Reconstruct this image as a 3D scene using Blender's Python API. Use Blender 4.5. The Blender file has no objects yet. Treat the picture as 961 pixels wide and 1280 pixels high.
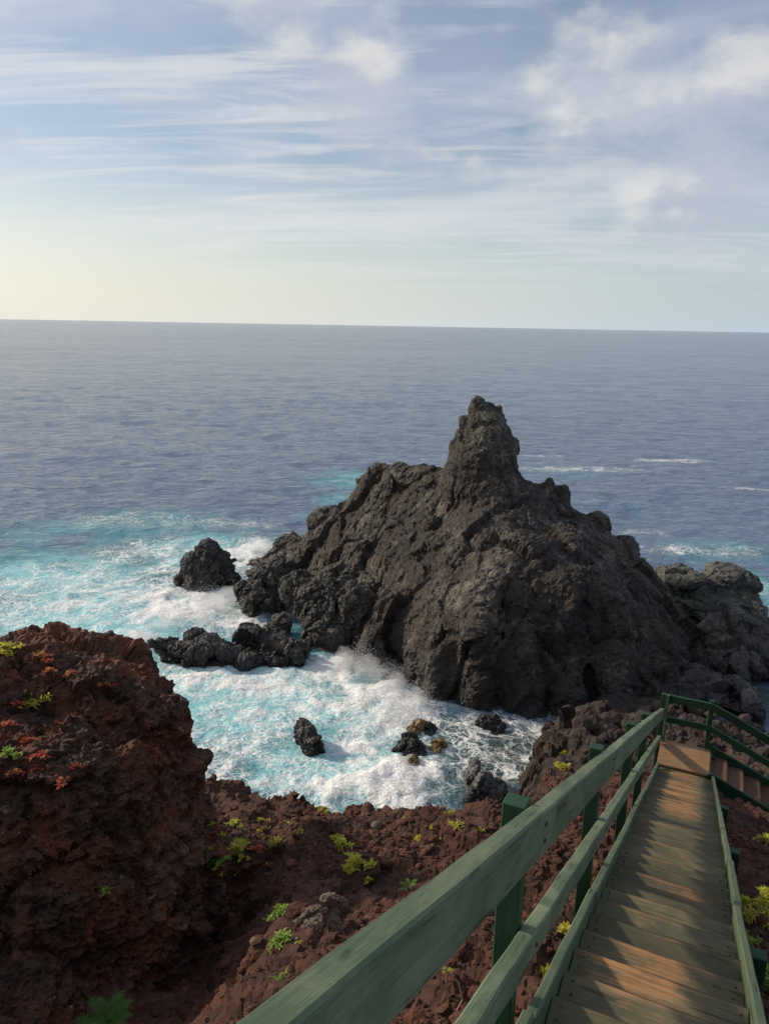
import bpy, bmesh, math, random
import numpy as np
from mathutils import Vector, Matrix

random.seed(7)
rng = np.random.default_rng(7)
SC = bpy.context.scene
COL = SC.collection

# ------------------------------------------------------------------ camera
CAM_Z = 15.0
PITCH = math.atan(233 / 924.444)
ROLL = math.radians(1.01)
F_PX, IMG_W, IMG_H = 924.444, 961.0, 1280.0
_fw = np.array([0, math.cos(PITCH), -math.sin(PITCH)])
_r0 = np.array([1.0, 0, 0])
_u0 = np.cross(_r0, _fw)
CAM_R = _r0 * math.cos(ROLL) + _u0 * math.sin(ROLL)
CAM_U = _u0 * math.cos(ROLL) - _r0 * math.sin(ROLL)
CAM_F = _fw
cd = bpy.data.cameras.new('camera')
cam = bpy.data.objects.new('camera', cd)
COL.objects.link(cam)
cd.sensor_fit = 'VERTICAL'
cd.sensor_height = 36.0
cd.lens = 26.0
cd.clip_start = 0.05
cd.clip_end = 120000.0
cam.matrix_world = Matrix(((CAM_R[0], CAM_U[0], -CAM_F[0], 0), (CAM_R[1], CAM_U[1], -CAM_F[1], 0),
                           (CAM_R[2], CAM_U[2], -CAM_F[2], CAM_Z), (0, 0, 0, 1)))
SC.camera = cam

# ------------------------------------------------------------------ light
SUN_AZ = math.radians(-66)      # from +Y, clockwise
SUN_EL = math.radians(27)
SUN_DIR = Vector((math.sin(SUN_AZ) * math.cos(SUN_EL), math.cos(SUN_AZ) * math.cos(SUN_EL), math.sin(SUN_EL)))
sd = bpy.data.lights.new('sun', 'SUN')
sd.energy = 4.3
sd.angle = math.radians(3.0)
sd.color = (1.0, 0.86, 0.68)
sun = bpy.data.objects.new('sun', sd)
COL.objects.link(sun)
sun.rotation_euler = SUN_DIR.to_track_quat('Z', 'Y').to_euler()

SC.view_settings.view_transform = 'Standard'
SC.view_settings.look = 'None'
SC.view_settings.gamma = 1.0
SC.view_settings.exposure = 0.0
SC.render.engine = 'CYCLES'
SC.cycles.use_denoising = True
SC.cycles.use_adaptive_sampling = True
SC.cycles.adaptive_threshold = 0.02
SC.cycles.sample_clamp_direct = 4.0
SC.cycles.sample_clamp_indirect = 4.0
SC.cycles.max_bounces = 6
SC.cycles.diffuse_bounces = 3
SC.cycles.glossy_bounces = 3
SC.cycles.volume_bounces = 3
SC.cycles.transparent_max_bounces = 6


class NB:
    """tiny node-graph helper"""
    def __init__(self, nt):
        self.nt = nt
        self.n = nt.nodes
        self.l = nt.links

    def node(self, t, **kw):
        n = self.n.new(t)
        for k, v in kw.items():
            setattr(n, k, v)
        return n

    def put(self, sock, v):
        if v is None:
            return
        if hasattr(v, 'is_output'):
            self.l.new(v, sock)
        else:
            if isinstance(v, (tuple, list)) and len(v) == 3 and sock.type == 'RGBA':
                v = (*v, 1)
            sock.default_value = v

    def math(self, op, a, b=None, c=None, clamp=False):
        n = self.node('ShaderNodeMath', operation=op, use_clamp=clamp)
        for i, v in enumerate((a, b, c)):
            self.put(n.inputs[i], v)
        return n.outputs[0]

    def vmath(self, op, a, b=None):
        n = self.node('ShaderNodeVectorMath', operation=op)
        self.put(n.inputs[0], a)
        if op == 'SCALE':
            self.put(n.inputs['Scale'], b)
        else:
            self.put(n.inputs[1], b)
        return n.outputs['Value'] if op in ('LENGTH', 'DOT_PRODUCT', 'DISTANCE') else n.outputs[0]

    def noise(self, vec, scale, detail=4, rough=0.55, dist=0.0, ntype=None, out='Fac'):
        n = self.node('ShaderNodeTexNoise')
        if ntype:
            n.noise_type = ntype
        self.put(n.inputs['Vector'], vec)
        n.inputs['Scale'].default_value = scale
        n.inputs['Detail'].default_value = detail
        n.inputs['Roughness'].default_value = rough
        n.inputs['Distortion'].default_value = dist
        return n.outputs[out]

    def voro(self, vec, scale, feature='F1', out='Distance', rand=1.0):
        n = self.node('ShaderNodeTexVoronoi', feature=feature)
        self.put(n.inputs['Vector'], vec)
        n.inputs['Scale'].default_value = scale
        n.inputs['Randomness'].default_value = rand
        return n.outputs[out]

    def ramp(self, v, lo, hi, a=0.0, b=1.0, smooth=True):
        n = self.node('ShaderNodeMapRange', interpolation_type='SMOOTHSTEP' if smooth else 'LINEAR')
        n.clamp = True
        for k, x in (('Value', v), ('From Min', lo), ('From Max', hi), ('To Min', a), ('To Max', b)):
            self.put(n.inputs[k], x)
        return n.outputs['Result']

    def mix(self, fac, a, b, blend='MIX'):
        n = self.node('ShaderNodeMix', data_type='RGBA', blend_type=blend)
        self.put(n.inputs['Factor'], fac)
        self.put(n.inputs['A'] if False else n.inputs[6], a)
        self.put(n.inputs[7], b)
        return n.outputs[2]

    def mapping(self, vec, scale=(1, 1, 1), rot=(0, 0, 0), loc=(0, 0, 0)):
        n = self.node('ShaderNodeMapping')
        self.put(n.inputs['Vector'], vec)
        n.inputs['Scale'].default_value = scale
        n.inputs['Rotation'].default_value = rot
        n.inputs['Location'].default_value = loc
        return n.outputs[0]

    def bump(self, h, strength, dist, normal=None):
        n = self.node('ShaderNodeBump')
        self.put(n.inputs['Strength'], strength)
        n.inputs['Distance'].default_value = dist
        self.put(n.inputs['Height'], h)
        if normal is not None:
            self.put(n.inputs['Normal'], normal)
        return n.outputs[0]


# ------------------------------------------------------------------ sky
world = bpy.data.worlds.new('World')
SC.world = world
world.use_nodes = True
world.cycles.sampling_method = 'MANUAL'
world.cycles.sample_map_resolution = 256
wb = NB(world.node_tree)
wb.n.clear()
w_out = wb.node('ShaderNodeOutputWorld')
w_bg = wb.node('ShaderNodeBackground')
wb.l.new(w_bg.outputs[0], w_out.inputs[0])
w_bg.inputs['Strength'].default_value = 0.10
sky = wb.node('ShaderNodeTexSky', sky_type='NISHITA')
sky.sun_disc = False
sky.sun_elevation = SUN_EL
sky.sun_rotation = SUN_AZ
sky.altitude = 10
sky.air_density = 1.0
sky.dust_density = 0.8
sky.ozone_density = 1.0


def build_clouds():
    b = wb
    tc = b.node('ShaderNodeTexCoord')
    d = tc.outputs['Generated']
    sep = b.node('ShaderNodeSeparateXYZ')
    b.l.new(d, sep.inputs[0])
    z = b.math('MAXIMUM', sep.outputs['Z'], 0.0)
    inv = b.math('DIVIDE', 1.0, b.math('ADD', z, 0.10))
    plane = b.vmath('SCALE', d, inv)                 # position on the cloud sheet
    flat = b.mapping(plane, scale=(1, 1, 0.0), rot=(0, 0, 0.10))
    # broad thin sheet and wispy streaks
    sheet = b.noise(b.mapping(flat, scale=(0.42, 0.80, 1), loc=(3.4, 1.2, 0)), 1.0, 6, 0.60, 0.6)
    sheet = b.ramp(sheet, 0.42, 0.66)
    st = b.noise(b.mapping(flat, scale=(0.42, 1.9, 1), rot=(0, 0, 0.06), loc=(2.3, 5.0, 0)), 1.5, 7, 0.60, 0.8)
    st = b.ramp(st, 0.45, 0.68)
    thin = b.math('MULTIPLY', b.math('MAXIMUM', b.math('MULTIPLY', sheet, 0.9), b.math('MULTIPLY', st, 0.9)), b.ramp(z, 0.03, 0.10))
    # lumpy small clouds, wider than tall
    sq = b.mapping(d, scale=(1, 1, 1.7))
    lump_n = b.noise(sq, 8.5, 8, 0.60, 0.1)
    warp = b.noise(sq, 7.0, 3, 0.55, 0, out='Color')
    wd = b.vmath('ADD', d, b.vmath('SCALE', b.vmath('SUBTRACT', warp, (0.5, 0.5, 0.5)), 0.12))
    puff = None
    for (v, rx, amp) in PUFFS:
        dist = b.vmath('DISTANCE', wd, tuple(v))
        m = b.math('MULTIPLY', b.ramp(dist, rx, rx * 0.15), amp)
        puff = m if puff is None else b.math('MAXIMUM', puff, m)
    field = b.ramp(b.noise(d, 3.1, 5, 0.55, 0.2), 0.60, 0.78, 0, 0.7)
    puff = b.math('MAXIMUM', puff, field)
    puffm = b.ramp(b.math('ADD', b.math('MULTIPLY', puff, 0.50), lump_n), 0.66, 1.02)
    puffm = b.math('MULTIPLY', puffm, b.ramp(z, 0.05, 0.13))
    white = b.mix(b.ramp(b.noise(b.mapping(sq, loc=(0.0, 0.0, -0.03)), 8.5, 5, 0.55, 0.1), 0.44, 0.62), CLOUD_GREY, CLOUD_WHITE)
    veil = b.math('MULTIPLY', b.ramp(b.noise(d, 2.1, 5, 0.6, 0.6), 0.34, 0.66, 0.25, 1.0), b.ramp(z, 0.04, 0.22, 0, 0.42))
    # hazy air at the horizon, warmer towards the sun
    toward = b.ramp(b.vmath('DOT_PRODUCT', d, (math.sin(SUN_AZ), math.cos(SUN_AZ), 0.0)), -0.2, 0.95)
    hz = b.mix(toward, (5.2, 6.3, 7.2), (8.8, 8.7, 7.7))
    c = b.mix(b.ramp(z, 0.20, 0.0, 0.0, 0.92, smooth=False), sky.outputs[0], hz)
    c = b.mix(veil, c, b.mix(toward, CLOUD_VEIL, (7.4, 7.4, 7.9)))
    c = b.mix(b.math('MULTIPLY', thin, 0.66), c, b.mix(toward, CLOUD_THIN, (8.8, 8.6, 8.3)))
    c = b.mix(b.math('MULTIPLY', puffm, 0.75), c, white)
    b.l.new(c, w_bg.inputs['Color'])


def pix_dir(px, py):
    v = CAM_R * ((px - IMG_W / 2) / F_PX) - CAM_U * ((py - IMG_H / 2) / F_PX) + CAM_F
    return v / np.linalg.norm(v)


PUFFS = [(pix_dir(365, 15), 0.09, 0.9), (pix_dir(450, 130), 0.12, 0.95), (pix_dir(490, 165), 0.09, 0.85),
         (pix_dir(745, 130), 0.17, 0.75), (pix_dir(690, 145), 0.10, 0.65), (pix_dir(885, 235), 0.18, 0.95),
         (pix_dir(940, 170), 0.18, 0.8), (pix_dir(720, 60), 0.12, 0.5), (pix_dir(585, 200), 0.06, 0.45), (pix_dir(850, 300), 0.16, 0.5), (pix_dir(780, 90), 0.12, 0.5), (pix_dir(810, 270), 0.06, 0.7),
         (pix_dir(505, 35), 0.05, 0.6), (pix_dir(20, 180), 0.06, 0.7)]
CLOUD_WHITE = (7.9, 7.7, 7.4)
CLOUD_GREY = (5.1, 5.4, 6.3)
CLOUD_VEIL = (5.0, 5.5, 7.2)
CLOUD_THIN = (6.9, 7.1, 7.6)
build_clouds()

# ------------------------------------------------------------------ numpy noise
_perm = rng.permutation(256).astype(np.int64)
_perm = np.concatenate([_perm, _perm, _perm])
_p32 = _perm.astype(np.int32)
_grad = rng.normal(size=(256, 3))
_grad /= np.linalg.norm(_grad, axis=1, keepdims=True)


def _hash(ix, iy, iz):
    return _perm[_perm[_perm[ix & 255] + (iy & 255)] + (iz & 255)]


_g32 = _grad.astype(np.float32)


def perlin(p):
    fl = np.floor(p)
    i = fl.astype(np.int32) & 255
    f = (p - fl).astype(np.float32)
    w = f * f * f * (f * (f * 6 - 15) + 10)
    fx, fy, fz = f[:, 0], f[:, 1], f[:, 2]
    wx, wy, wz = w[:, 0], w[:, 1], w[:, 2]
    iy, iz = i[:, 1], i[:, 2]
    lay = []
    for dx in (0, 1):
        hx = _p32[i[:, 0] + dx]
        row = []
        for dy in (0, 1):
            hy = _p32[hx + iy + dy]
            col = []
            for dz in (0, 1):
                g = _g32[_p32[hy + iz + dz]]
                col.append(g[:, 0] * (fx - dx) + g[:, 1] * (fy - dy) + g[:, 2] * (fz - dz))
            row.append(col[0] + wz * (col[1] - col[0]))
        lay.append(row[0] + wy * (row[1] - row[0]))
    return ((lay[0] + wx * (lay[1] - lay[0])) * 1.5).astype(float)


def fbm(p, octv=5, gain=0.5, lac=2.03):
    a, s, t = 1.0, 0.0, 0.0
    q = p.copy()
    for _ in range(octv):
        s = s + a * perlin(q)
        t += a
        a *= gain
        q = q * lac + 17.3
    return s / t


def ridged(p, octv=5, gain=0.5, lac=2.05):
    a, s, t = 1.0, 0.0, 0.0
    q = p.copy()
    for _ in range(octv):
        n = 1 - np.abs(perlin(q)) * 2
        s = s + a * n
        t += a
        a *= gain
        q = q * lac + 9.1
    return s / t


def worley(p):
    i = np.floor(p - 0.5).astype(np.int64)
    d1 = np.full(len(p), 9.0)
    d2 = np.full(len(p), 9.0)
    cid = np.zeros(len(p), dtype=np.int64)
    vec = np.zeros_like(p)
    for dx in (0, 1):
        for dy in (0, 1):
            for dz in (0, 1):
                h = _hash(i[:, 0] + dx, i[:, 1] + dy, i[:, 2] + dz)
                c = i + np.array([dx, dy, dz]) + 0.5 + _grad[h] * 0.40
                v = p - c
                d = np.sqrt((v * v).sum(1))
                near = d < d1
                d2 = np.where(near, d1, np.minimum(d2, d))
                cid = np.where(near, h, cid)
                vec[near] = v[near]
                d1 = np.where(near, d, d1)
    return d1, d2, cid, vec


def sstep(x, a, b):
    t = np.clip((x - a) / (b - a), 0, 1)
    return t * t * (3 - 2 * t)


# ------------------------------------------------------------------ geometry helpers
def at(px, py, Y):
    """point on the sight line of a photo pixel at ground distance Y"""
    v = pix_dir(px, py)
    return np.array([0, 0, CAM_Z]) + v * (Y / v[1])


def at_z(px, py, z=0.0):
    v = pix_dir(px, py)
    return np.array([0, 0, CAM_Z]) + v * ((z - CAM_Z) / v[2])


def mesh_arrays(name, V, Fc, smooth=True):
    V = np.asarray(V, dtype=np.float32)
    Fc = np.asarray(Fc, dtype=np.int32)
    k = Fc.shape[1]
    me = bpy.data.meshes.new(name)
    me.vertices.add(len(V))
    me.vertices.foreach_set('co', V.ravel())
    me.loops.add(Fc.size)
    me.loops.foreach_set('vertex_index', Fc.ravel())
    me.polygons.add(len(Fc))
    me.polygons.foreach_set('loop_start', np.arange(0, Fc.size, k, dtype=np.int32))
    me.update(calc_edges=True)
    me.polygons.foreach_set('use_smooth', np.full(len(Fc), smooth, dtype=bool))
    me.update()
    return me


def grid_faces(nr, nc):
    a = np.arange(nr - 1)[:, None] * nc + np.arange(nc - 1)[None, :]
    return np.stack([a, a + 1, a + nc + 1, a + nc], -1).reshape(-1, 4)


def cull(V, Fc, keep):
    """drop the faces none of whose corners is kept"""
    Fc = Fc[keep[Fc].any(1)]
    used = np.zeros(len(V), bool)
    used[Fc.ravel()] = True
    idx = np.cumsum(used) - 1
    return V[used], idx[Fc], used


def link(name, me, mat=None, parent=None, loc=None):
    o = bpy.data.objects.new(name, me)
    COL.objects.link(o)
    if mat is not None and me is not None and not me.materials:
        me.materials.append(mat)
    if parent is not None:
        o.parent = parent
    if loc is not None:
        o.location = loc
    return o


def tag(o, label, cat=None, group=None, kind=None):
    if label:
        o['label'] = label
    if cat:
        o['category'] = cat
    if group:
        o['group'] = group
    if kind:
        o['kind'] = kind
    return o


def vnormals(me):
    n = np.empty(len(me.vertices) * 3, dtype=np.float32)
    me.vertex_normals.foreach_get('vector', n)
    return n.reshape(-1, 3).astype(float)


def vcoords(me):
    n = np.empty(len(me.vertices) * 3, dtype=np.float32)
    me.vertices.foreach_get('co', n)
    return n.reshape(-1, 3).astype(float)


def set_attr(me, name, vals):
    a = me.attributes.new(name, 'FLOAT', 'POINT')
    a.data.foreach_set('value', np.asarray(vals, dtype=np.float32))


def remesh(me, voxel):
    o = bpy.data.objects.new('tmp', me)
    COL.objects.link(o)
    m = o.modifiers.new('r', 'REMESH')
    m.mode = 'VOXEL'
    m.voxel_size = voxel
    m.use_smooth_shade = True
    dg = bpy.context.evaluated_depsgraph_get()
    me2 = bpy.data.meshes.new_from_object(o.evaluated_get(dg))
    bpy.data.objects.remove(o)
    bpy.data.meshes.remove(me)
    return me2


_ico_cache = {}


def ico(sub):
    if sub not in _ico_cache:
        bm = bmesh.new()
        bmesh.ops.create_icosphere(bm, subdivisions=sub, radius=1)
        V = np.array([v.co[:] for v in bm.verts])
        Fc = np.array([[v.index for v in f.verts] for f in bm.faces])
        bm.free()
        _ico_cache[sub] = (V, Fc)
    return _ico_cache[sub]


def rotz(a):
    c, s = math.cos(a), math.sin(a)
    return np.array([[c, -s, 0], [s, c, 0], [0, 0, 1]])


def rotx(a):
    c, s = math.cos(a), math.sin(a)
    return np.array([[1, 0, 0], [0, c, -s], [0, s, c]])


def roty(a):
    c, s = math.cos(a), math.sin(a)
    return np.array([[c, 0, s], [0, 1, 0], [-s, 0, c]])


def rbf(P, Z):
    """height surface through control points (linear radial basis)"""
    P = np.asarray(P, float)
    Z = np.asarray(Z, float)
    n = len(P)
    D = np.linalg.norm(P[:, None] - P[None], axis=2)
    A = np.zeros((n + 3, n + 3))
    A[:n, :n] = D + np.eye(n) * 1e-6
    A[:n, n:] = np.c_[np.ones(n), P]
    A[n:, :n] = A[:n, n:].T
    w = np.linalg.solve(A, np.r_[Z, 0, 0, 0])

    def f(Q):
        out = w[n] + Q @ w[n + 1:]
        for i in range(n):
            out = out + w[i] * np.linalg.norm(Q - P[i], axis=1)
        return out
    return f


def blocky(P, size, amp, seed=0.0, crack=0.35, tilt=1.25):
    """fractured rock: flat tilted facets that break along joints"""
    q = P / size + seed
    q = q + 0.30 * np.stack([perlin(q * 1.3 + 3), perlin(q * 1.3 + 31), perlin(q * 1.3 + 67)], 1)
    d1, d2, cid, vec = worley(q)
    g = _grad[(cid * 7 + 13) & 255]
    d = amp * tilt * (vec * g).sum(1) + amp * 0.7 * ((cid % 17) / 16.0 - 0.5)
    d -= amp * crack * (1 - sstep(d2 - d1, 0.0, 0.16))
    return d


def rock_displace(me, scale=1.0, big=0.35, block=0.25, fine=0.08, bsize=1.6, seed=0.0, crag=0.0, stretch=(1, 1, 0.7), calm_z=None, flat=False, floor=None, sub2=0.30, sub3=0.11, crack=0.3):
    P = vcoords(me)
    N = vnormals(me)
    st = np.array(stretch)
    damp = np.ones(len(P)) if calm_z is None else 1 - 0.68 * sstep(P[:, 2], calm_z, calm_z + 1.5)
    d = big * fbm(P / (2.6 * scale) + seed, 3) * damp
    d += blocky(P * st, bsize * scale, block, seed, crack) * damp
    d += blocky(P * st, bsize * 0.42 * scale, block * sub2, seed + 5, crack) * (0.35 + 0.65 * damp)
    me.vertices.foreach_set('co', (P + N * d[:, None]).astype(np.float32).ravel())
    me.update()
    P = vcoords(me)
    N = vnormals(me)
    d = blocky(P, bsize * 0.17 * scale, block * sub3, seed + 9, 0.2)
    d += fine * (ridged(P / (0.5 * scale) + seed, 4, 0.6) - 0.55)
    if crag:
        d += crag * (ridged(P / (0.2 * scale) + seed + 3, 2, 0.6) - 0.5)
    me.vertices.foreach_set('co', (P + N * d[:, None]).astype(np.float32).ravel())
    if flat:
        me.polygons.foreach_set('use_smooth', np.zeros(len(me.polygons), bool))
    me.update()
    if floor is not None:
        bm = bmesh.new()
        bm.from_mesh(me)
        bmesh.ops.delete(bm, geom=[v for v in bm.verts if v.co.z < floor], context='VERTS')
        bm.to_mesh(me)
        bm.free()


def recenter(o, base=None):
    me = o.data
    P = vcoords(me)
    c = np.array([(P[:, 0].min() + P[:, 0].max()) / 2, (P[:, 1].min() + P[:, 1].max()) / 2, P[:, 2].min()]) if base is None else base
    me.vertices.foreach_set('co', (P - c).astype(np.float32).ravel())
    me.update()
    o.location = tuple(c)


def lumps_mesh(name, parts, sub=3):
    """union of ellipsoids -> (center, radii, rz, tilt)"""
    Vs, Fs, off = [], [], 0
    V0, F0 = ico(sub)
    for (c, r, a, t) in parts:
        V = (V0 * np.array(r)) @ rotx(t).T @ rotz(a).T + np.array(c)
        Vs.append(V)
        Fs.append(F0 + off)
        off += len(V)
    return mesh_arrays(name, np.concatenate(Vs), np.concatenate(Fs))


# ------------------------------------------------------------------ materials
def new_mat(name):
    m = bpy.data.materials.new(name)
    m.use_nodes = True
    b = NB(m.node_tree)
    p = m.node_tree.nodes['Principled BSDF']
    return m, b, p


def rock_material(name, dark, mid, light, warm=None, wet_z=None, algae=None, lichen=0.0, tex=1.0, bump=0.06, rough=0.9, stain=0.0):
    m, b, p = new_mat(name)
    geo = b.node('ShaderNodeNewGeometry')
    pos = geo.outputs['Position']
    n1 = b.noise(pos, 0.35 * tex, 6, 0.62, 0.4)
    n2 = b.noise(pos, 2.6 * tex, 8, 0.70, 0.3)
    n3 = b.noise(pos, 11.0 * tex, 6, 0.7, 0.2)
    v = b.math('ADD', b.math('MULTIPLY', n1, 0.45), b.math('ADD', b.math('MULTIPLY', n2, 0.4), b.math('MULTIPLY', n3, 0.35)))
    c = b.mix(b.ramp(v, 0.44, 0.60), dark, mid)
    c = b.mix(b.ramp(v, 0.58, 0.72), c, light)
    if stain:
        sm = b.noise(b.mapping(pos, scale=(1, 1, 0.16)), 1.6, 5, 0.62, 0.5)
        c = b.mix(b.ramp(sm, 0.58, 0.68, 0.0, stain), c, tuple(x * 1.5 for x in light))
        c = b.mix(b.ramp(sm, 0.44, 0.34, 0.0, 0.7), c, dark)
    if warm is not None:
        wmask = b.ramp(b.noise(b.mapping(pos, loc=(7, 3, 1)), 0.8 * tex, 5, 0.6, 0.5), 0.44, 0.62)
        c = b.mix(b.math('MULTIPLY', wmask, 0.85), c, warm)
    if algae is not None:
        sepz = b.node('ShaderNodeSeparateXYZ')
        b.l.new(pos, sepz.inputs[0])
        am = b.math('MULTIPLY', b.ramp(b.noise(pos, 1.1, 4, 0.6), 0.42, 0.6), b.ramp(sepz.outputs['Z'], 2.2, 0.6))
        c = b.mix(b.math('MULTIPLY', am, 0.8), c, algae)
    if lichen:
        lm = b.math('MULTIPLY', b.ramp(b.noise(pos, 9.0, 3, 0.5, 0.6), 0.66, 0.72), b.ramp(b.noise(pos, 1.3, 2), 0.5, 0.62))
        c = b.mix(b.math('MULTIPLY', lm, lichen), c, (0.5, 0.5, 0.42))
    r = b.ramp(n2, 0.3, 0.7, rough - 0.12, rough)
    if wet_z is not None:
        sep = b.node('ShaderNodeSeparateXYZ')
        b.l.new(pos, sep.inputs[0])
        zz = b.math('ADD', sep.outputs['Z'], b.math('MULTIPLY', b.math('SUBTRACT', n1, 0.5), -2.4))
        wet = b.ramp(zz, wet_z, wet_z * 0.35)
        c = b.mix(b.math('MULTIPLY', wet, 0.62), c, (0.012, 0.012, 0.013))
        r = b.math('SUBTRACT', r, b.math('MULTIPLY', wet, 0.42))
    b.put(p.inputs['Base Color'], c)
    b.put(p.inputs['Roughness'], r)
    h = b.math('ADD', b.math('MULTIPLY', n2, 0.6), b.math('MULTIPLY', n3, 0.4))
    pit = b.voro(pos, 16 * tex)
    h = b.math('ADD', h, b.math('MULTIPLY', b.ramp(pit, 0.0, 0.5), 0.22))
    b.put(p.inputs['Normal'], b.bump(h, 1.0, bump))
    p.inputs['Specular IOR Level'].default_value = 0.35
    return m


M = {}
M['stack'] = rock_material('basalt_stack', (0.011, 0.010, 0.010), (0.039, 0.035, 0.031), (0.19, 0.172, 0.145),
                           warm=(0.050, 0.040, 0.033), wet_z=1.5, tex=0.8, bump=0.16, stain=0.35)
M['wet_rock'] = rock_material('wet_basalt', (0.014, 0.014, 0.014), (0.045, 0.042, 0.039), (0.13, 0.12, 0.105), wet_z=0.8, tex=1.2, bump=0.08, rough=0.7)
M['grey_rock'] = rock_material('grey_green_rock', (0.024, 0.024, 0.022), (0.066, 0.066, 0.060), (0.16, 0.157, 0.135), algae=(0.10, 0.115, 0.035), wet_z=0.8, tex=1.0, bump=0.1)
M['streak_rock'] = rock_material('streaked_rock', (0.03, 0.032, 0.034), (0.11, 0.115, 0.115), (0.33, 0.32, 0.29), wet_z=0.5, tex=2.6, bump=0.06, rough=0.6)
M['tan_rock'] = rock_material('ochre_wet_rock', (0.045, 0.032, 0.018), (0.16, 0.105, 0.045), (0.33, 0.24, 0.12), tex=2.2, bump=0.04, rough=0.5)
M['outcrop'] = rock_material('red_lava_outcrop', (0.014, 0.010, 0.009), (0.060, 0.031, 0.022), (0.15, 0.085, 0.06), warm=(0.13, 0.042, 0.021), lichen=0.5, tex=2.2, bump=0.045)
M['scoria'] = rock_material('red_scoria', (0.022, 0.010, 0.008), (0.068, 0.026, 0.018), (0.15, 0.072, 0.048), warm=(0.11, 0.036, 0.019), lichen=0.25, tex=3.0, bump=0.035)
M['pale_rock'] = rock_material('pale_boulder', (0.06, 0.042, 0.032), (0.14, 0.105, 0.082), (0.24, 0.2, 0.16), tex=4.0, bump=0.02)


def terrain_material():
    m, b, p = new_mat('volcanic_ground')
    geo = b.node('ShaderNodeNewGeometry')
    pos = geo.outputs['Position']
    sep = b.node('ShaderNodeSeparateXYZ')
    b.l.new(pos, sep.inputs[0])
    n1 = b.noise(pos, 0.6, 6, 0.6, 0.4)
    n2 = b.noise(pos, 4.5, 8, 0.68, 0.3)
    n3 = b.noise(pos, 22.0, 6, 0.72, 0.2)
    v = b.math('ADD', b.math('MULTIPLY', n1, 0.3), b.math('ADD', b.math('MULTIPLY', n2, 0.45), b.math('MULTIPLY', n3, 0.4)))
    red = b.mix(b.ramp(v, 0.46, 0.62), (0.024, 0.012, 0.009), (0.074, 0.033, 0.023))
    red = b.mix(b.ramp(v, 0.62, 0.76), red, (0.17, 0.095, 0.068))
    red = b.mix(b.math('MULTIPLY', b.ramp(b.noise(b.mapping(pos, loc=(4, 9, 0)), 0.9, 4, 0.6), 0.48, 0.62), 0.6), red, (0.095, 0.034, 0.019))
    grey = b.mix(b.ramp(v, 0.45, 0.62), (0.014, 0.011, 0.010), (0.050, 0.036, 0.030))
    grey = b.mix(b.ramp(v, 0.62, 0.75), grey, (0.14, 0.115, 0.09))
    zz = b.math('ADD', sep.outputs['Z'], b.math('MULTIPLY', b.math('SUBTRACT', n1, 0.5), 3.0))
    c = b.mix(b.ramp(zz, 7.4, 6.2), red, grey)
    dk = b.ramp(b.noise(b.mapping(pos, loc=(1, 5, 8)), 0.7, 5, 0.62, 0.4), 0.55, 0.66)
    c = b.mix(b.math('MULTIPLY', dk, 0.7), c, (0.028, 0.019, 0.016))
    wet = b.ramp(b.math('ADD', sep.outputs['Z'], b.math('MULTIPLY', b.math('SUBTRACT', n1, 0.5), -2)), 1.4, 0.4)
    c = b.mix(b.math('MULTIPLY', wet, 0.6), c, (0.012, 0.012, 0.013))
    b.put(p.inputs['Base Color'], c)
    b.put(p.inputs['Roughness'], b.math('SUBTRACT', 0.92, b.math('MULTIPLY', wet, 0.4)))
    h = b.math('ADD', b.math('MULTIPLY', n2, 0.55), b.math('MULTIPLY', n3, 0.45))
    b.put(p.inputs['Normal'], b.bump(h, 1.0, 0.045))
    p.inputs['Specular IOR Level'].default_value = 0.3
    return m


M['terrain'] = terrain_material()


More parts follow.
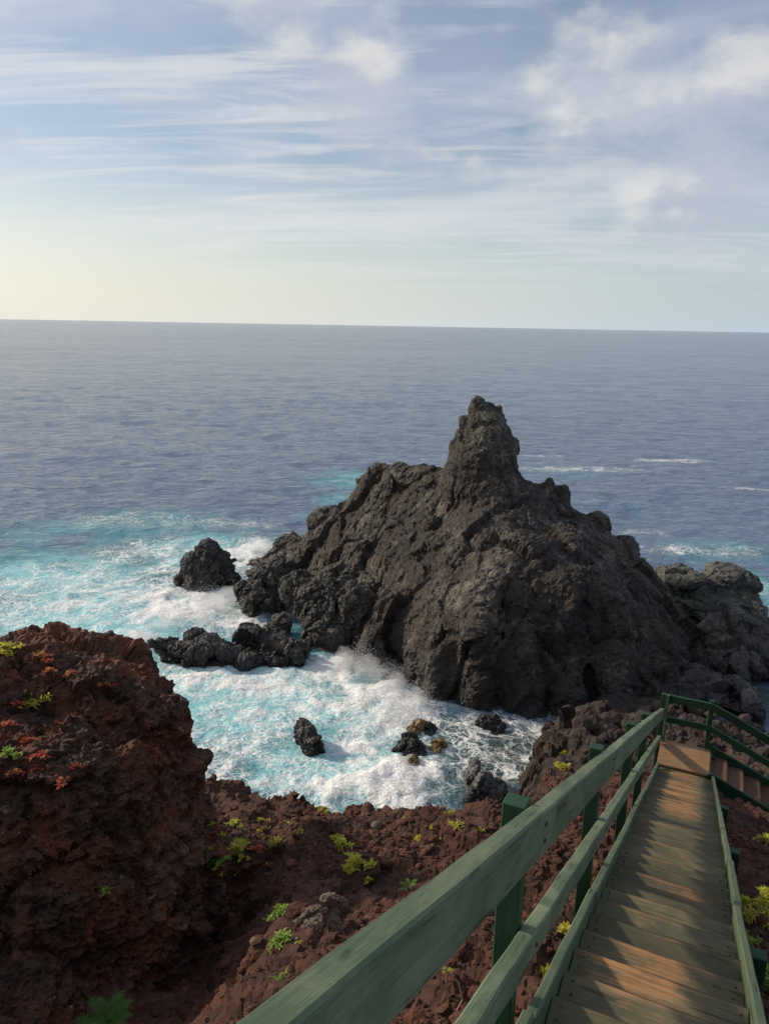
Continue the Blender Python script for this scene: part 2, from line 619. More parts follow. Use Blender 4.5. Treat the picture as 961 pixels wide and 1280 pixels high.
def sea_material():
    m, b, p = new_mat('sea_water')
    geo = b.node('ShaderNodeNewGeometry')
    pos = geo.outputs['Position']

    def attr(n):
        a = b.node('ShaderNodeAttribute')
        a.attribute_name = n
        return a.outputs['Fac']
    foam, aer, murk, calm = attr('foam'), attr('aeration'), attr('murk'), attr('far')
    flat = b.mapping(pos, scale=(1, 1, 0.0))
    # swirling warp
    w1 = b.noise(flat, 0.32, 3, 0.5, 0, out='Color')
    w2 = b.noise(flat, 1.3, 3, 0.55, 0, out='Color')
    wp = b.vmath('ADD', flat, b.vmath('SCALE', b.vmath('SUBTRACT', w1, (0.5, 0.5, 0.5)), 3.2))
    wp = b.vmath('ADD', wp, b.vmath('SCALE', b.vmath('SUBTRACT', w2, (0.5, 0.5, 0.5)), 0.9))
    # lacy foam lines
    e1 = b.voro(wp, 0.9, 'DISTANCE_TO_EDGE')
    e2 = b.voro(b.mapping(wp, loc=(3, 7, 0)), 2.3, 'DISTANCE_TO_EDGE')
    e3 = b.voro(b.mapping(wp, loc=(5, 1, 0)), 5.2, 'DISTANCE_TO_EDGE')
    l1 = b.ramp(e1, b.ramp(foam, 0, 1, 0.02, 0.16, smooth=False), 0.0)
    l2 = b.ramp(e2, b.ramp(foam, 0, 1, 0.02, 0.20, smooth=False), 0.0)
    l3 = b.ramp(e3, b.ramp(foam, 0, 1, 0.0, 0.22, smooth=False), 0.0)
    brk = b.ramp(b.noise(wp, 0.8, 5, 0.65), 0.34, 0.58)
    lace = b.math('MULTIPLY', b.math('MAXIMUM', b.math('MAXIMUM', l1, b.math('MULTIPLY', l2, 0.9)), b.math('MULTIPLY', l3, 0.7)), brk)
    lace = b.math('MULTIPLY', lace, b.ramp(foam, 0.04, 0.30))
    # dense froth
    fr = b.noise(wp, 1.5, 9, 0.72, 0.6)
    fr2 = b.noise(wp, 6.0, 6, 0.72, 0.6)
    dens = b.math('ADD', b.math('MULTIPLY', fr, 0.66), b.math('MULTIPLY', fr2, 0.34))
    froth = b.ramp(b.math('ADD', dens, b.math('MULTIPLY', foam, 0.52)), 0.79, 0.98)
    tot = b.math('MAXIMUM', lace, froth, clamp=True)
    # water colour
    an = b.math('ADD', aer, b.math('MULTIPLY', b.math('SUBTRACT', b.noise(wp, 0.35, 4, 0.6), 0.5), b.ramp(aer, 0.02, 0.3, 0, 0.75)))
    deep = b.mix(b.ramp(b.noise(b.mapping(flat, scale=(0.3, 1, 1)), 0.008, 5, 0.6, 0.4), 0.35, 0.65), (0.086, 0.128, 0.215), (0.108, 0.154, 0.245))
    wc = b.mix(b.ramp(an, 0.05, 0.50), deep, (0.07, 0.24, 0.29))
    wc = b.mix(b.ramp(an, 0.40, 0.95), wc, (0.30, 0.68, 0.72))
    wc = b.mix(b.math('MULTIPLY', murk, 0.85), wc, (0.045, 0.075, 0.065))
    c = b.mix(tot, wc, (0.88, 0.90, 0.90))
    b.put(p.inputs['Base Color'], c)
    b.put(p.inputs['Roughness'], b.math('ADD', b.math('MULTIPLY', tot, 0.55), b.ramp(calm, 0, 1, 0.08, 0.14)))
    p.inputs['IOR'].default_value = 1.333
    # ripples at several scales
    r1 = b.noise(b.mapping(flat, scale=(0.8, 1.5, 1), rot=(0, 0, 0.25)), 1.5, 5, 0.62, 0.3)
    r2 = b.noise(b.mapping(flat, scale=(0.7, 1.3, 1), rot=(0, 0, -0.12)), 0.5, 5, 0.60, 0.4)
    r3 = b.noise(b.mapping(flat, scale=(0.6, 1.2, 1), rot=(0, 0, 0.1)), 0.11, 5, 0.60, 0.4)
    r4 = b.noise(b.mapping(flat, scale=(0.35, 1.0, 1)), 0.012, 5, 0.62, 0.6)
    nrm = b.bump(r4, b.ramp(calm, 0.6, 1.0, 0.0, 1.0), 14.0)
    nrm = b.bump(r3, b.ramp(calm, 0.25, 1.0, 0.15, 1.0), 2.9, nrm)
    nrm = b.bump(r2, b.ramp(calm, 0.0, 0.6, 0.6, 1.0), 0.78, nrm)
    nrm = b.bump(r1, b.ramp(calm, 0.0, 0.7, 0.9, 0.7), 0.24, nrm)
    hf = b.noise(flat, 5.0, 5, 0.7, 0.4)
    nrm = b.bump(hf, b.ramp(foam, 0.02, 0.3), 0.12, nrm)
    b.put(p.inputs['Normal'], nrm)
    return m


M['sea'] = sea_material()


def spray_material():
    m, b, p = new_mat('sea_spray')
    p.inputs['Base Color'].default_value = (0.86, 0.88, 0.89, 1)
    p.inputs['Roughness'].default_value = 0.6
    return m


M['spray'] = spray_material()


def wood_material(name, paint, paint2, bare, wear=0.3, center_wear=0.0, half=0.45, dirt=0.4, vary=0.32):
    m, b, p = new_mat(name)
    tc = b.node('ShaderNodeTexCoord')
    oi = b.node('ShaderNodeObjectInfo')
    o = tc.outputs['Object']
    rnd = oi.outputs['Random']
    off = b.node('ShaderNodeCombineXYZ')
    for i, k in enumerate((37.0, 91.0, 53.0)):
        b.put(off.inputs[i], b.math('MULTIPLY', rnd, k))
    q = b.vmath('ADD', o, off.outputs[0])
    grain = b.noise(b.mapping(q, scale=(1.4, 46, 46)), 1.0, 6, 0.66, 0.6)
    fine = b.noise(b.mapping(q, scale=(6, 190, 190)), 1.0, 4, 0.65)
    crk = b.ramp(b.noise(b.mapping(q, scale=(0.8, 24, 24), loc=(5, 5, 5)), 1.0, 4, 0.55, 0.9), 0.345, 0.30)
    blot = b.noise(b.mapping(q, scale=(1, 2.2, 2.2)), 2.6, 6, 0.65, 0.4)
    blot2 = b.noise(b.mapping(q, scale=(1, 1.6, 1.6)), 7.5, 5, 0.6, 0.3)
    c = b.mix(b.ramp(blot, 0.35, 0.68), paint, paint2)
    wv = b.math('ADD', b.math('MULTIPLY', blot2, 0.5), b.math('MULTIPLY', grain, 0.5))
    thr = 0.66 - 0.22 * wear
    if center_wear:
        sep = b.node('ShaderNodeSeparateXYZ')
        b.l.new(o, sep.inputs[0])
        ax = b.math('ABSOLUTE', b.math('ADD', sep.outputs['X'], b.math('MULTIPLY', b.math('SUBTRACT', rnd, 0.5), 0.2)))
        cw = b.ramp(ax, half * 0.9, half * 0.1, 0.0, center_wear)
        wv = b.math('ADD', wv, cw)
        nose = b.ramp(sep.outputs['Y'], 0.120, 0.165, 0.0, 0.12)
        edge = b.ramp(sep.outputs['Y'], 0.1655, 0.1705, 0.0, 0.8)  # mask for the thin shade line at each nosing, painted into the tread colour
        wv = b.math('ADD', wv, nose)
        wv = b.math('ADD', wv, b.math('MULTIPLY', b.math('SUBTRACT', rnd, 0.5), 0.10))
    wm = b.ramp(wv, thr - 0.04, thr + 0.22)
    bc = b.mix(b.ramp(grain, 0.3, 0.7), tuple(x * 0.62 for x in bare), bare)
    c = b.mix(wm, c, bc)
    c = b.mix(b.ramp(grain, 0.50, 0.30, 0.0, dirt * 0.75), c, (0.016, 0.017, 0.011))
    c = b.mix(b.ramp(fine, 0.50, 0.70, 0.0, 0.14), c, tuple(min(1.0, x * 1.9 + 0.02) for x in paint2))
    c = b.mix(b.math('MULTIPLY', crk, 0.75), c, (0.010, 0.011, 0.008))
    c = b.mix(b.ramp(b.noise(b.mapping(q, scale=(0.7, 9, 9)), 2.2, 3, 0.5, 0.8), 0.36, 0.31, 0, 0.55), c, (0.012, 0.012, 0.009))
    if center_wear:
        c = b.mix(edge, c, (0.012, 0.012, 0.009))  # painted contact shade along the nosing
    vv = b.node('ShaderNodeHueSaturation')
    b.put(vv.inputs['Color'], c)
    b.put(vv.inputs['Value'], b.math('ADD', 1.0 - vary / 2, b.math('MULTIPLY', rnd, vary)))
    b.put(p.inputs['Base Color'], vv.outputs[0])
    b.put(p.inputs['Roughness'], b.ramp(blot, 0.3, 0.7, 0.55, 0.78))
    h = b.math('SUBTRACT', b.math('ADD', b.math('MULTIPLY', grain, 0.6), b.math('MULTIPLY', fine, 0.4)), crk)
    b.put(p.inputs['Normal'], b.bump(h, 0.7, 0.004))
    p.inputs['Specular IOR Level'].default_value = 0.35
    return m


M['rail'] = wood_material('green_stained_rail', (0.072, 0.112, 0.064), (0.165, 0.198, 0.122), (0.27, 0.24, 0.155), wear=0.3)
M['post'] = wood_material('green_stained_post', (0.010, 0.042, 0.022), (0.018, 0.058, 0.030), (0.09, 0.09, 0.05), wear=0.0)
M['kerb'] = wood_material('worn_green_edge_board', (0.060, 0.098, 0.056), (0.10, 0.125, 0.075), (0.19, 0.16, 0.10), wear=0.5)
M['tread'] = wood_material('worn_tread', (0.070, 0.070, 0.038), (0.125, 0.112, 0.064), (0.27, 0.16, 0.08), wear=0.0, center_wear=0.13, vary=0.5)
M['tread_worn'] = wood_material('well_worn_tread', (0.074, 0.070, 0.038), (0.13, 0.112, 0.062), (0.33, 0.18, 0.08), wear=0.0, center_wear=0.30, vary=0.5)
M['landing'] = wood_material('landing_board', (0.16, 0.10, 0.05), (0.24, 0.135, 0.06), (0.36, 0.17, 0.07), wear=0.6, dirt=0.3)
M['redtread'] = wood_material('reddish_tread', (0.09, 0.055, 0.035), (0.13, 0.07, 0.045), (0.24, 0.12, 0.07), wear=0.4)


def leaf_material(name, c1, c2, c3=None, trans=0.35):
    m, b, p = new_mat(name)
    geo = b.node('ShaderNodeNewGeometry')
    v = b.noise(geo.outputs['Position'], 14.0, 3, 0.6)
    isl = geo.outputs['Random Per Island']
    c = b.mix(isl, c1, c2)
    if c3:
        c = b.mix(b.ramp(v, 0.48, 0.62), c, c3)
    b.put(p.inputs['Base Color'], c)
    p.inputs['Roughness'].default_value = 0.6
    tr = b.node('ShaderNodeBsdfTranslucent')
    b.put(tr.inputs['Color'], c)
    ms = b.node('ShaderNodeMixShader')
    ms.inputs[0].default_value = trans
    b.l.new(p.outputs[0], ms.inputs[1])
    b.l.new(tr.outputs[0], ms.inputs[2])
    b.l.new(ms.outputs[0], m.node_tree.nodes['Material Output'].inputs[0])
    return m


M['yellow_leaf'] = leaf_material('yellow_green_leaf', (0.50, 0.48, 0.06), (0.70, 0.62, 0.10), (0.42, 0.46, 0.06), trans=0.5)
M['green_leaf'] = leaf_material('fresh_green_leaf', (0.16, 0.30, 0.04), (0.34, 0.44, 0.07))
M['fern'] = leaf_material('fern_leaf', (0.06, 0.19, 0.03), (0.13, 0.30, 0.05), trans=0.45)
M['red_leaf'] = leaf_material('red_succulent', (0.48, 0.06, 0.06), (0.60, 0.16, 0.07), (0.50, 0.32, 0.08), trans=0.2)
M['twig'] = leaf_material('dry_twig', (0.2, 0.15, 0.09), (0.28, 0.22, 0.14), trans=0.0)

# ================================================================== SEA
STACK_WATER = [(340, 692), (372, 705), (400, 760), (425, 815), (440, 838), (480, 850), (520, 880), (560, 890), (620, 893), (680, 895), (725, 893)]


def pixel_blob(px, py, rx, ry, amp):
    c = at_z(px, py)
    a = at_z(px + rx, py)
    n = at_z(px, py + ry * 0.7)
    f_ = at_z(px, max(py - ry, 430))
    return c[:2], abs(a[0] - c[0]), 0.5 * (abs(f_[1] - c[1]) + abs(n[1] - c[1])), amp


FOAM = [pixel_blob(*a) for a in [
    (300, 700, 60, 22, .75), (230, 715, 45, 18, .70), (330, 685, 35, 12, .95), (180, 690, 45, 16, .6),
    (120, 730, 110, 26, .45), (60, 755, 110, 30, .45), (200, 745, 90, 22, .65), (265, 750, 50, 20, .9),
    (215, 770, 60, 18, .95), (160, 800, 50, 20, .8), (300, 770, 45, 20, .85), (230, 845, 60, 25, .7),
    (330, 850, 90, 30, .6), (430, 830, 45, 25, 1.0), (480, 860, 50, 22, 1.05), (520, 890, 25, 22, 1.0),
    (490, 900, 45, 25, .75), (420, 880, 70, 25, .7), (300, 910, 70, 40, .55), (260, 960, 70, 30, .6),
    (480, 975, 55, 35, 1.05), (420, 985, 50, 25, .85), (500, 1005, 40, 25, 1.0), (350, 970, 60, 25, .6), (530, 960, 30, 30, .9),
    (450, 930, 35, 18, .85), (600, 940, 60, 25, .55), (680, 915, 45, 18, .65), (620, 900, 60, 12, .5), (570, 910, 30, 14, .6), (650, 960, 50, 20, .5),
    (410, 720, 20, 8, .9), (400, 800, 14, 12, 1.0), (355, 770, 12, 8, .9),
    (730, 588, 60, 3.0, .62), (835, 576, 45, 2.2, .55), (880, 690, 70, 6, .38), (800, 665, 40, 5, .3), (940, 612, 30, 2, .4), (680, 570, 26, 2, .4),
    (925, 870, 22, 10, .3), (960, 745, 20, 15, .4), (560, 560, 60, 4, .15), (160, 650, 80, 10, .25), (300, 655, 70, 8, .25)]]
AER = [pixel_blob(*a) for a in [
    (120, 780, 190, 70, .95), (300, 860, 170, 80, .95), (60, 720, 140, 40, .75), (180, 655, 120, 26, .42), (60, 665, 110, 24, .32), (250, 690, 100, 30, .7), (420, 960, 130, 60, .95),
    (440, 600, 50, 14, .6), (420, 625, 25, 10, .5), (390, 645, 20, 8, .5), (900, 690, 90, 22, .35), (700, 590, 70, 12, .25), (960, 740, 40, 30, .6), (460, 900, 80, 30, .8), (800, 640, 120, 30, .15)]]
MURK = [pixel_blob(*a) for a in [(640, 940, 95, 55, 1.0), (610, 985, 60, 40, .9), (700, 905, 40, 20, .6), (935, 865, 40, 25, 1.2), (570, 915, 30, 18, .8)]]


def blobs(lst, X, Y, power=1.0):
    out = np.zeros_like(X)
    for c, rx, ry, amp in lst:
        q = ((X - c[0]) / rx) ** 2 + ((Y - c[1]) / ry) ** 2
        g = amp * np.exp(-q * 0.8)
        out = np.maximum(out, g) + 0.25 * np.minimum(out, g)
    return out


def build_sea():
    radii = [8.0]
    while radii[-1] < 1500:
        radii.append(radii[-1] * 1.0060 + 0.02)
    while radii[-1] < 60000:
        radii.append(radii[-1] * 1.10)
    R = np.array(radii)
    A = np.radians(np.linspace(-48, 48, 450))
    RR, AA = np.meshgrid(R, A, indexing='ij')
    X = (RR * np.sin(AA)).ravel()
    Y = (RR * np.cos(AA)).ravel()
    nr, nc = RR.shape
    D = np.hypot(X, Y)
    sp = np.gradient(R)[:, None].repeat(nc, 1).ravel()
    foam = blobs(FOAM, X, Y)
    aer = blobs(AER, X, Y)
    murk = np.clip(blobs(MURK, X, Y), 0, 1)
    P2 = np.stack([X, Y, np.zeros_like(X)], 1)
    nb = D < 140
    wq = P2[nb] / 3.0
    wq = wq + 1.3 * np.stack([fbm(P2[nb] / 4.5 + 7, 3), fbm(P2[nb] / 4.5 + 57, 3), 0 * wq[:, 0]], 1)
    fil = np.zeros_like(X)
    fil[nb] = (1 - 2.4 * np.abs(perlin(wq))) * 0.6 + (1 - 2.4 * np.abs(perlin(wq * 2.3 + 9))) * 0.4
    foam = foam * (0.60 + 0.78 * fil + 0.30 * fbm(P2 / 1.8 + 3, 3)) + 0.12 * np.clip(aer, 0, 1)
    foam = np.clip(foam, 0, 1.15)
    # wind sea: short irregular crests on a low swell
    Z = np.zeros_like(X)
    ca, sa = math.cos(math.radians(-14)), math.sin(math.radians(-14))
    U, Wv = X * ca + Y * sa, -X * sa + Y * ca
    for lam, amp, asp in ((22, .12, 1.8), (8.0, .13, 1.6), (3.6, .14, 1.5), (1.9, .095, 1.4), (1.1, .05, 1.3)):
        m = (lam / (2.6 * sp) > 0.5) & (lam / (2.6 * D * 0.0037) > 0.5)
        fade = np.clip(lam / (2.6 * sp[m]) - 0.5, 0, 1)
        q = np.stack([U[m] / (lam * asp), Wv[m] / lam, np.full(m.sum(), lam)], 1)
        q += 0.25 * np.stack([perlin(q * 0.7 + 5), perlin(q * 0.7 + 50), 0 * q[:, 0]], 1)
        n = perlin(q)
        Z[m] += fade * amp * ((1 - np.abs(n) * 2) * 0.7 + perlin(q + 31.7) * 0.6 - 0.35)
    shelter = 1 - 0.55 * sstep(60 - D, 0, 30)
    Z *= shelter
    P3 = np.stack([X, Y, np.zeros_like(X)], 1)
    near = D < 90
    tur = np.zeros_like(X)
    tur[near] = fbm(P3[near] / 0.8, 5, 0.65) * 0.20 + fbm(P3[near] / 3.4 + 8, 3) * 0.28
    Z += tur * np.clip(foam * 1.3, 0, 1)
    Z += 0.25 * np.clip(foam - 0.6, 0, 1)
    V = np.stack([X, Y, Z], 1)
    V, Fc, used = cull(V, grid_faces(nr, nc), edge_dist(X, Y) < 3.0)
    foam, aer, murk, D = foam[used], aer[used], murk[used], D[used]
    me = mesh_arrays('sea', V, Fc)
    set_attr(me, 'foam', foam)
    set_attr(me, 'aeration', np.clip(aer, 0, 1.2))
    set_attr(me, 'murk', murk)
    set_attr(me, 'far', np.clip((np.log(D) - math.log(35)) / (math.log(900) - math.log(35)), 0, 1))
    o = link('sea', me, M['sea'])
    tag(o, 'choppy blue sea with white foam and turquoise surf', None, None, 'structure')
    return o



# ================================================================== TERRAIN
EDGE = np.array([(-30, 16), (-14, 14), (-6, 12.6), (-3.2, 11.6), (-2.0, 10.9), (-0.9, 10.1), (0.1, 9.75), (1.1, 9.9), (2.0, 9.6), (2.75, 10.2), (3.0, 12.0), (3.4, 14.0),
                 (4.2, 17.0), (5.6, 20.5), (7.0, 24.0), (9.0, 27.5), (11.5, 28.0), (13.0, 26.5), (17, 24.5), (24, 23), (40, 21)], float)


def edge_dist(X, Y):
    """signed distance to the cliff edge in plan, positive on the land side"""
    best = np.full(X.shape, 1e9)
    for a, b_ in zip(EDGE[:-1], EDGE[1:]):
        e = b_ - a
        t = np.clip(((X - a[0]) * e[0] + (Y - a[1]) * e[1]) / (e @ e), 0, 1)
        d = np.hypot(X - a[0] - t * e[0], Y - a[1] - t * e[1])
        best = np.minimum(best, d)
    inside = np.zeros(X.shape, bool)
    poly = np.vstack([EDGE, [(40, -30), (-30, -30)]])
    j = len(poly) - 1
    for i in range(len(poly)):
        xi, yi = poly[i]
        xj, yj = poly[j]
        cond = ((yi > Y) != (yj > Y)) & (X < (xj - xi) * (Y - yi) / (yj - yi + 1e-12) + xi)
        inside ^= cond
        j = i
    return np.where(inside, best, -best)


def ground_plane(X, Y):
    return CAM_Z - 2.5 - 0.47 * Y + 0.012 * X


def build_terrain():
    R = [0.6]
    while R[-1] < 34:
        R.append(R[-1] * 1.0042 + 0.010)
    R = np.array(R)
    A = np.radians(np.linspace(-52, 56, 760))
    RR, AA = np.meshgrid(R, A, indexing='ij')
    X = (RR * np.sin(AA)).ravel()
    Y = (RR * np.cos(AA) - 3.0).ravel()
    P = np.stack([X, Y, np.zeros_like(X)], 1)
    wx = X + 0.9 * fbm(P / 2.2 + 4, 4) + 0.35 * fbm(P / 0.6 + 9, 3)
    wy = Y + 0.9 * fbm(P / 2.2 + 14, 4) + 0.35 * fbm(P / 0.6 + 29, 3)
    d = edge_dist(wx, wy)
    Z = ground_plane(X, Y)
    Z += 0.40 * fbm(P / 3.0 + 2, 3) * sstep(Y, 2, 6) + 0.20 * fbm(P / 1.1 + 6, 3)
    # crusty lava along the rim
    Z += 0.30 * sstep(d, 1.6, 0.3) * np.clip(fbm(P / 0.8 + 40, 3) + 0.25, 0, 1)
    # gully at the foot of the outcrop, dark hump in mid slope
    Z -= 0.95 * sstep(-X, 0.7, 1.9) * sstep(Y, 1.5, 3.5) * sstep(-Y, -9.0, -6.8)
    hx = at(388, 1085, 7.6)
    Z += 0.38 * np.exp(-(((X - hx[0]) / 0.42) ** 2 + ((Y - hx[1]) / 0.75) ** 2))
    # rougher, blockier shore on the right
    rough = sstep(Y + 0.15 * X, 13, 17)
    Z += rough * (1.5 * np.clip(fbm(P / 2.4 + 12, 4) + .1, -.3, 1) + 0.5 * ridged(P / 1.3 + 5, 3) - 0.3)
    S_ = X * 0.42203 + Y * 0.90658
    L_ = X * 0.90658 - Y * 0.42203
    Z -= 0.40 * np.clip(L_ - 0.3, 0, 3.5) * sstep(S_, 8.5, 12.5)
    Z = np.maximum(Z, 0.55 + 0.9 * fbm(P / 1.7 + 77, 3) - 0.5 * np.exp(-((X - 14.0) / 2.0) ** 2 - ((Y - 25.0) / 2.5) ** 2) * 3)
    drop = np.clip(-d, 0, None)
    Z = Z - np.where(drop > 0, drop * 3.2, 0)
    Z = np.maximum(Z, -1.6 + 0.6 * fbm(P / 1.5, 3))
    V = np.stack([X, Y, Z], 1)
    V, Fg, used = cull(V, grid_faces(len(R), len(A)), (Z > -0.9) & ((d > -2.5) | (Y > 12)))
    X, Y, Z, rough = X[used], Y[used], Z[used], rough[used]
    me = mesh_arrays('ground', V, Fg)
    N = vnormals(me)
    near = sstep(np.hypot(X, Y), 30, 20)
    b1 = blocky(V, 0.55, 0.06, 2.0) + blocky(V, 0.20, 0.026, 7.0, 0.2) + blocky(V, 0.095, 0.014, 17.0, 0.1) + 0.05 * fbm(V / 0.3 + 3, 3, 0.6)
    b2 = 0.06 * (ridged(V / 0.9 + 4, 2, 0.6) - 0.55)
    dsp = b1 * near + b2 + rough * (blocky(V * np.array([1, 1, 1.6]), 1.6, 0.34, 3.0) + 0.16 * (ridged(V / 0.6 + 9, 3, 0.6) - 0.5))
    V2 = V + N * dsp[:, None]
    me.vertices.foreach_set('co', V2.astype(np.float32).ravel())
    me.update()
    o = link('ground', me, M['terrain'])
    tag(o, 'dark red volcanic slope falling to the rocky shore', None, None, 'structure')
    gn = vnormals(me)
    me.polygons.foreach_set('use_smooth', np.zeros(len(me.polygons), bool))
    me.update()
    return o, V2, gn


sea = build_sea()
ground, GV, GN = build_terrain()


# ================================================================== SEA STACK
def build_stack():
    pts = []

    def a(px, py, Y):
        pts.append(at(px, py, Y))

    def w(px, py, z=-0.5):
        pts.append(at_z(px, py, z))
    for q in [(365, 662, 46), (400, 642, 45), (440, 607, 44), (470, 580, 43), (500, 575, 42), (530, 579, 41), (550, 582, 40),
              (575, 585, 39), (600, 580, 38.4), (630, 590, 38), (652, 600, 37.5), (680, 604, 37), (700, 612, 36.5), (714, 630, 36.2),
              (740, 652, 36), (765, 674, 35.5), (790, 694, 35), (812, 714, 34.5), (828, 744, 34), (850, 782, 33), (880, 812, 31.8), (905, 832, 31), (930, 850, 30)]:
        a(*q)
        p = at(*q)
        pts.append(np.array([p[0] + 1.0, p[1] + 3.0, p[2] * 0.45 - 0.6]))
        pts.append(np.array([p[0] + 2.0, p[1] + 6.0, -2.0]))
    for q in STACK_WATER:
        w(*q)
    for q in [(780, 892), (830, 880), (880, 866), (930, 850)]:
        w(*q)
    for q in [(500, 815, 29.6), (540, 815, 28.3), (600, 815, 27.6), (660, 815, 27.5), (720, 815, 27.6), (780, 810, 27.9), (840, 828, 28.6), (890, 848, 29),
              (600, 770, 28.2), (660, 760, 28.4), (720, 755, 28.6), (780, 760, 29), (835, 802, 29.6), (560, 770, 29.2),
              (600, 705, 30.6), (660, 700, 30.6), (720, 700, 31.2), (770, 724, 31.6), (600, 650, 33.4), (660, 650, 33.0), (700, 660, 33.4), (600, 615, 36), (640, 620, 35.5),
              (470, 640, 40), (430, 680, 40), (480, 700, 36), (540, 640, 37), (540, 700, 33.2), (535, 755, 30.6), (480, 760, 32.2), (460, 800, 31.2), (400, 700, 41), (380, 682, 44.5), (430, 745, 35.5), (440, 640, 42), (500, 620, 40)]:
        a(*q)
    pts = np.array(pts)
    f = rbf(pts[:, :2], pts[:, 2])
    xs = np.arange(-11, 20, 0.12)
    ys = np.arange(24.5, 55, 0.12)
    YY, XX = np.meshgrid(ys, xs, indexing='ij')
    Q = np.stack([XX.ravel(), YY.ravel()], 1)
    Z = np.clip(f(Q), -2.0, None)
    n = len(Q)
    top = np.c_[Q, Z]
    bot = np.c_[Q, np.full(n, -3.0)]
    nr, nc = XX.shape
    gf = grid_faces(nr, nc)
    rim = np.concatenate([np.arange(nc - 1), np.arange(nc - 1, nr * nc - 1, nc), np.arange(nr * nc - 1, nr * nc - nc, -1), np.arange(nr * nc - nc, 0, -nc)])
    rim2 = np.roll(rim, -1)
    side = np.stack([rim2, rim, rim + n, rim2 + n], 1)
    Vb = [np.vstack([top, bot])]
    Fb = [np.vstack([gf, gf[:, ::-1] + n, side])]
    # pinnacle and knuckles on the crest as extra solids
    V0, F0 = ico(3)
    F4 = np.c_[F0, F0[:, 2:]]
    off = 2 * n
    solids = []
    for (px, py, Y, wpx, h, dep) in [(601, 606, 38, 56, 1.6, 3.0), (601, 588, 38, 48, 1.4, 2.6), (602, 572, 38, 43, 1.3, 2.3), (605, 556, 38, 37, 1.2, 1.9), (608, 543, 38, 31, 1.0, 1.6),
                                     (608, 531, 38, 25, .8, 1.3), (606, 522, 38, 19, .6, 1.0), (598, 513, 38, 10, .45, .6), (597, 505, 38, 6, .35, .4), (624, 515, 38, 5, 0.45, .4), (611, 513, 38, 7, .35, .5), (580, 530, 38, 5, .4, .5), (643, 560, 38, 6, .6, .7), (565, 562, 38, 5, .5, .6),
                                     (685, 614, 36.6, 12, .8, .9), (704, 622, 36.3, 10, .8, .8), (745, 660, 35.8, 12, .7, .9), (780, 690, 35, 10, .5, .8),
                                     (405, 650, 44.6, 22, .7, 1.2)]:
        c = at(px, py, Y)
        solids.append((c, (wpx * Y / F_PX, dep, h), rng.uniform(-.3, .3)))
    for (c, r, t) in solids:
        Vb.append((V0 * np.array(r)) @ rotz(t).T + c)
        Fb.append(F4 + off)
        off += len(V0)
    Vb = np.concatenate(Vb)
    Fb = np.concatenate(Fb)
    bm_faces = [tuple(dict.fromkeys(q)) for q in Fb[len(Fb) - len(F4) * len(solids):].tolist()]
    # quads and tris in two meshes joined through from_pydata
    me = bpy.data.meshes.new('stack_base')
    me.from_pydata(Vb.tolist(), [], Fb[:len(Fb) - len(F4) * len(solids)].tolist() + bm_faces)
    me = remesh(me, 0.10)
    rock_displace(me, 1.0, big=0.40, block=0.42, fine=0.09, bsize=3.1, seed=2.0, crag=0.055, stretch=(1, 1, 0.55), calm_z=6.2, flat=True, floor=-0.9, sub2=0.34, sub3=0.16, crack=0.24)
    me.name = 'sea_stack'
    o = link('sea_stack', me, M['stack'])
    P = vcoords(me)
    recenter(o)
    tag(o, 'tall dark basalt sea stack with a jagged pinnacle rising from the surf', 'sea stack')
    return o


sea_stack = build_stack()


# ================================================================== LESSER ROCKS
def rock_from_lumps(name, lumps, label, mat, cat='rock', group=None, voxel=0.06, **kw):
    me = lumps_mesh(name, lumps)
    me = remesh(me, voxel)
    rock_displace(me, **kw)
    me.name = name
    o = link(name, me, mat)
    recenter(o)
    tag(o, label, cat, group)
    return o


def lump(px, py, Y, wpx, hm, dep, rz=0.0, tilt=0.0):
    c = at(px, py, Y)
    return (c, (wpx * Y / F_PX, dep, hm), rz, tilt)


kw = dict(scale=0.6, big=0.22, block=0.32, fine=0.085, bsize=2.2, crag=0.045, flat=True, sub2=0.38, sub3=0.18, crack=0.15)
rock_from_lumps('rock', [lump(256, 722, 41.6, 34, 1.0, 1.5), lump(262, 698, 41.8, 17, 1.2, 1.0), lump(246, 708, 41.6, 20, .9, 1.1), lump(276, 712, 41.6, 16, 1.0, 1.0), lump(231, 726, 41.3, 13, .6, .8), lump(284, 728, 41.4, 12, .7, .8), lump(255, 740, 41.6, 40, .9, 1.6)],
                'solitary dark rounded rock in the foam well clear of the stack', M['wet_rock'], seed=1.0, **kw)
rock_from_lumps('rock', [lump(250, 808, 31.4, 36, .52, .9), lump(213, 810, 31.4, 24, .42, .7), lump(245, 799, 31.8, 20, .5, .7), lump(287, 815, 31.2, 26, .40, .7), lump(310, 825, 30.9, 15, .3, .5), lump(230, 820, 31.2, 36, .5, .8), lump(275, 826, 31.2, 40, .5, .8)],
                'long low black rock awash, farthest out in the white surf', M['wet_rock'], voxel=0.045, seed=4.0, **kw)
rock_from_lumps('rock', [lump(345, 806, 31.8, 36, .55, .9), lump(318, 797, 32.2, 20, .5, .8), lump(370, 815, 31.4, 18, .6, .8), lump(340, 822, 31.2, 30, .5, .8), lump(355, 835, 31.2, 36, .6, .9)],
                'dark wedge-shaped rock between the low black rock and the stack', M['wet_rock'], voxel=0.045, seed=6.0, **kw)
rock_from_lumps('rock', [lump(410, 752, 35.5, 46, 1.3, 1.6), lump(380, 738, 36.8, 30, 1.0, 1.2), lump(450, 765, 34, 32, 1.4, 1.5), lump(430, 735, 37, 40, 1.2, 1.5), lump(395, 770, 34.2, 24, .8, 1.0), lump(415, 790, 33.5, 40, 1.0, 1.4)],
                'big wet rock ledge leaning on the foot of the stack', M['wet_rock'], voxel=0.055, seed=8.0, **kw)
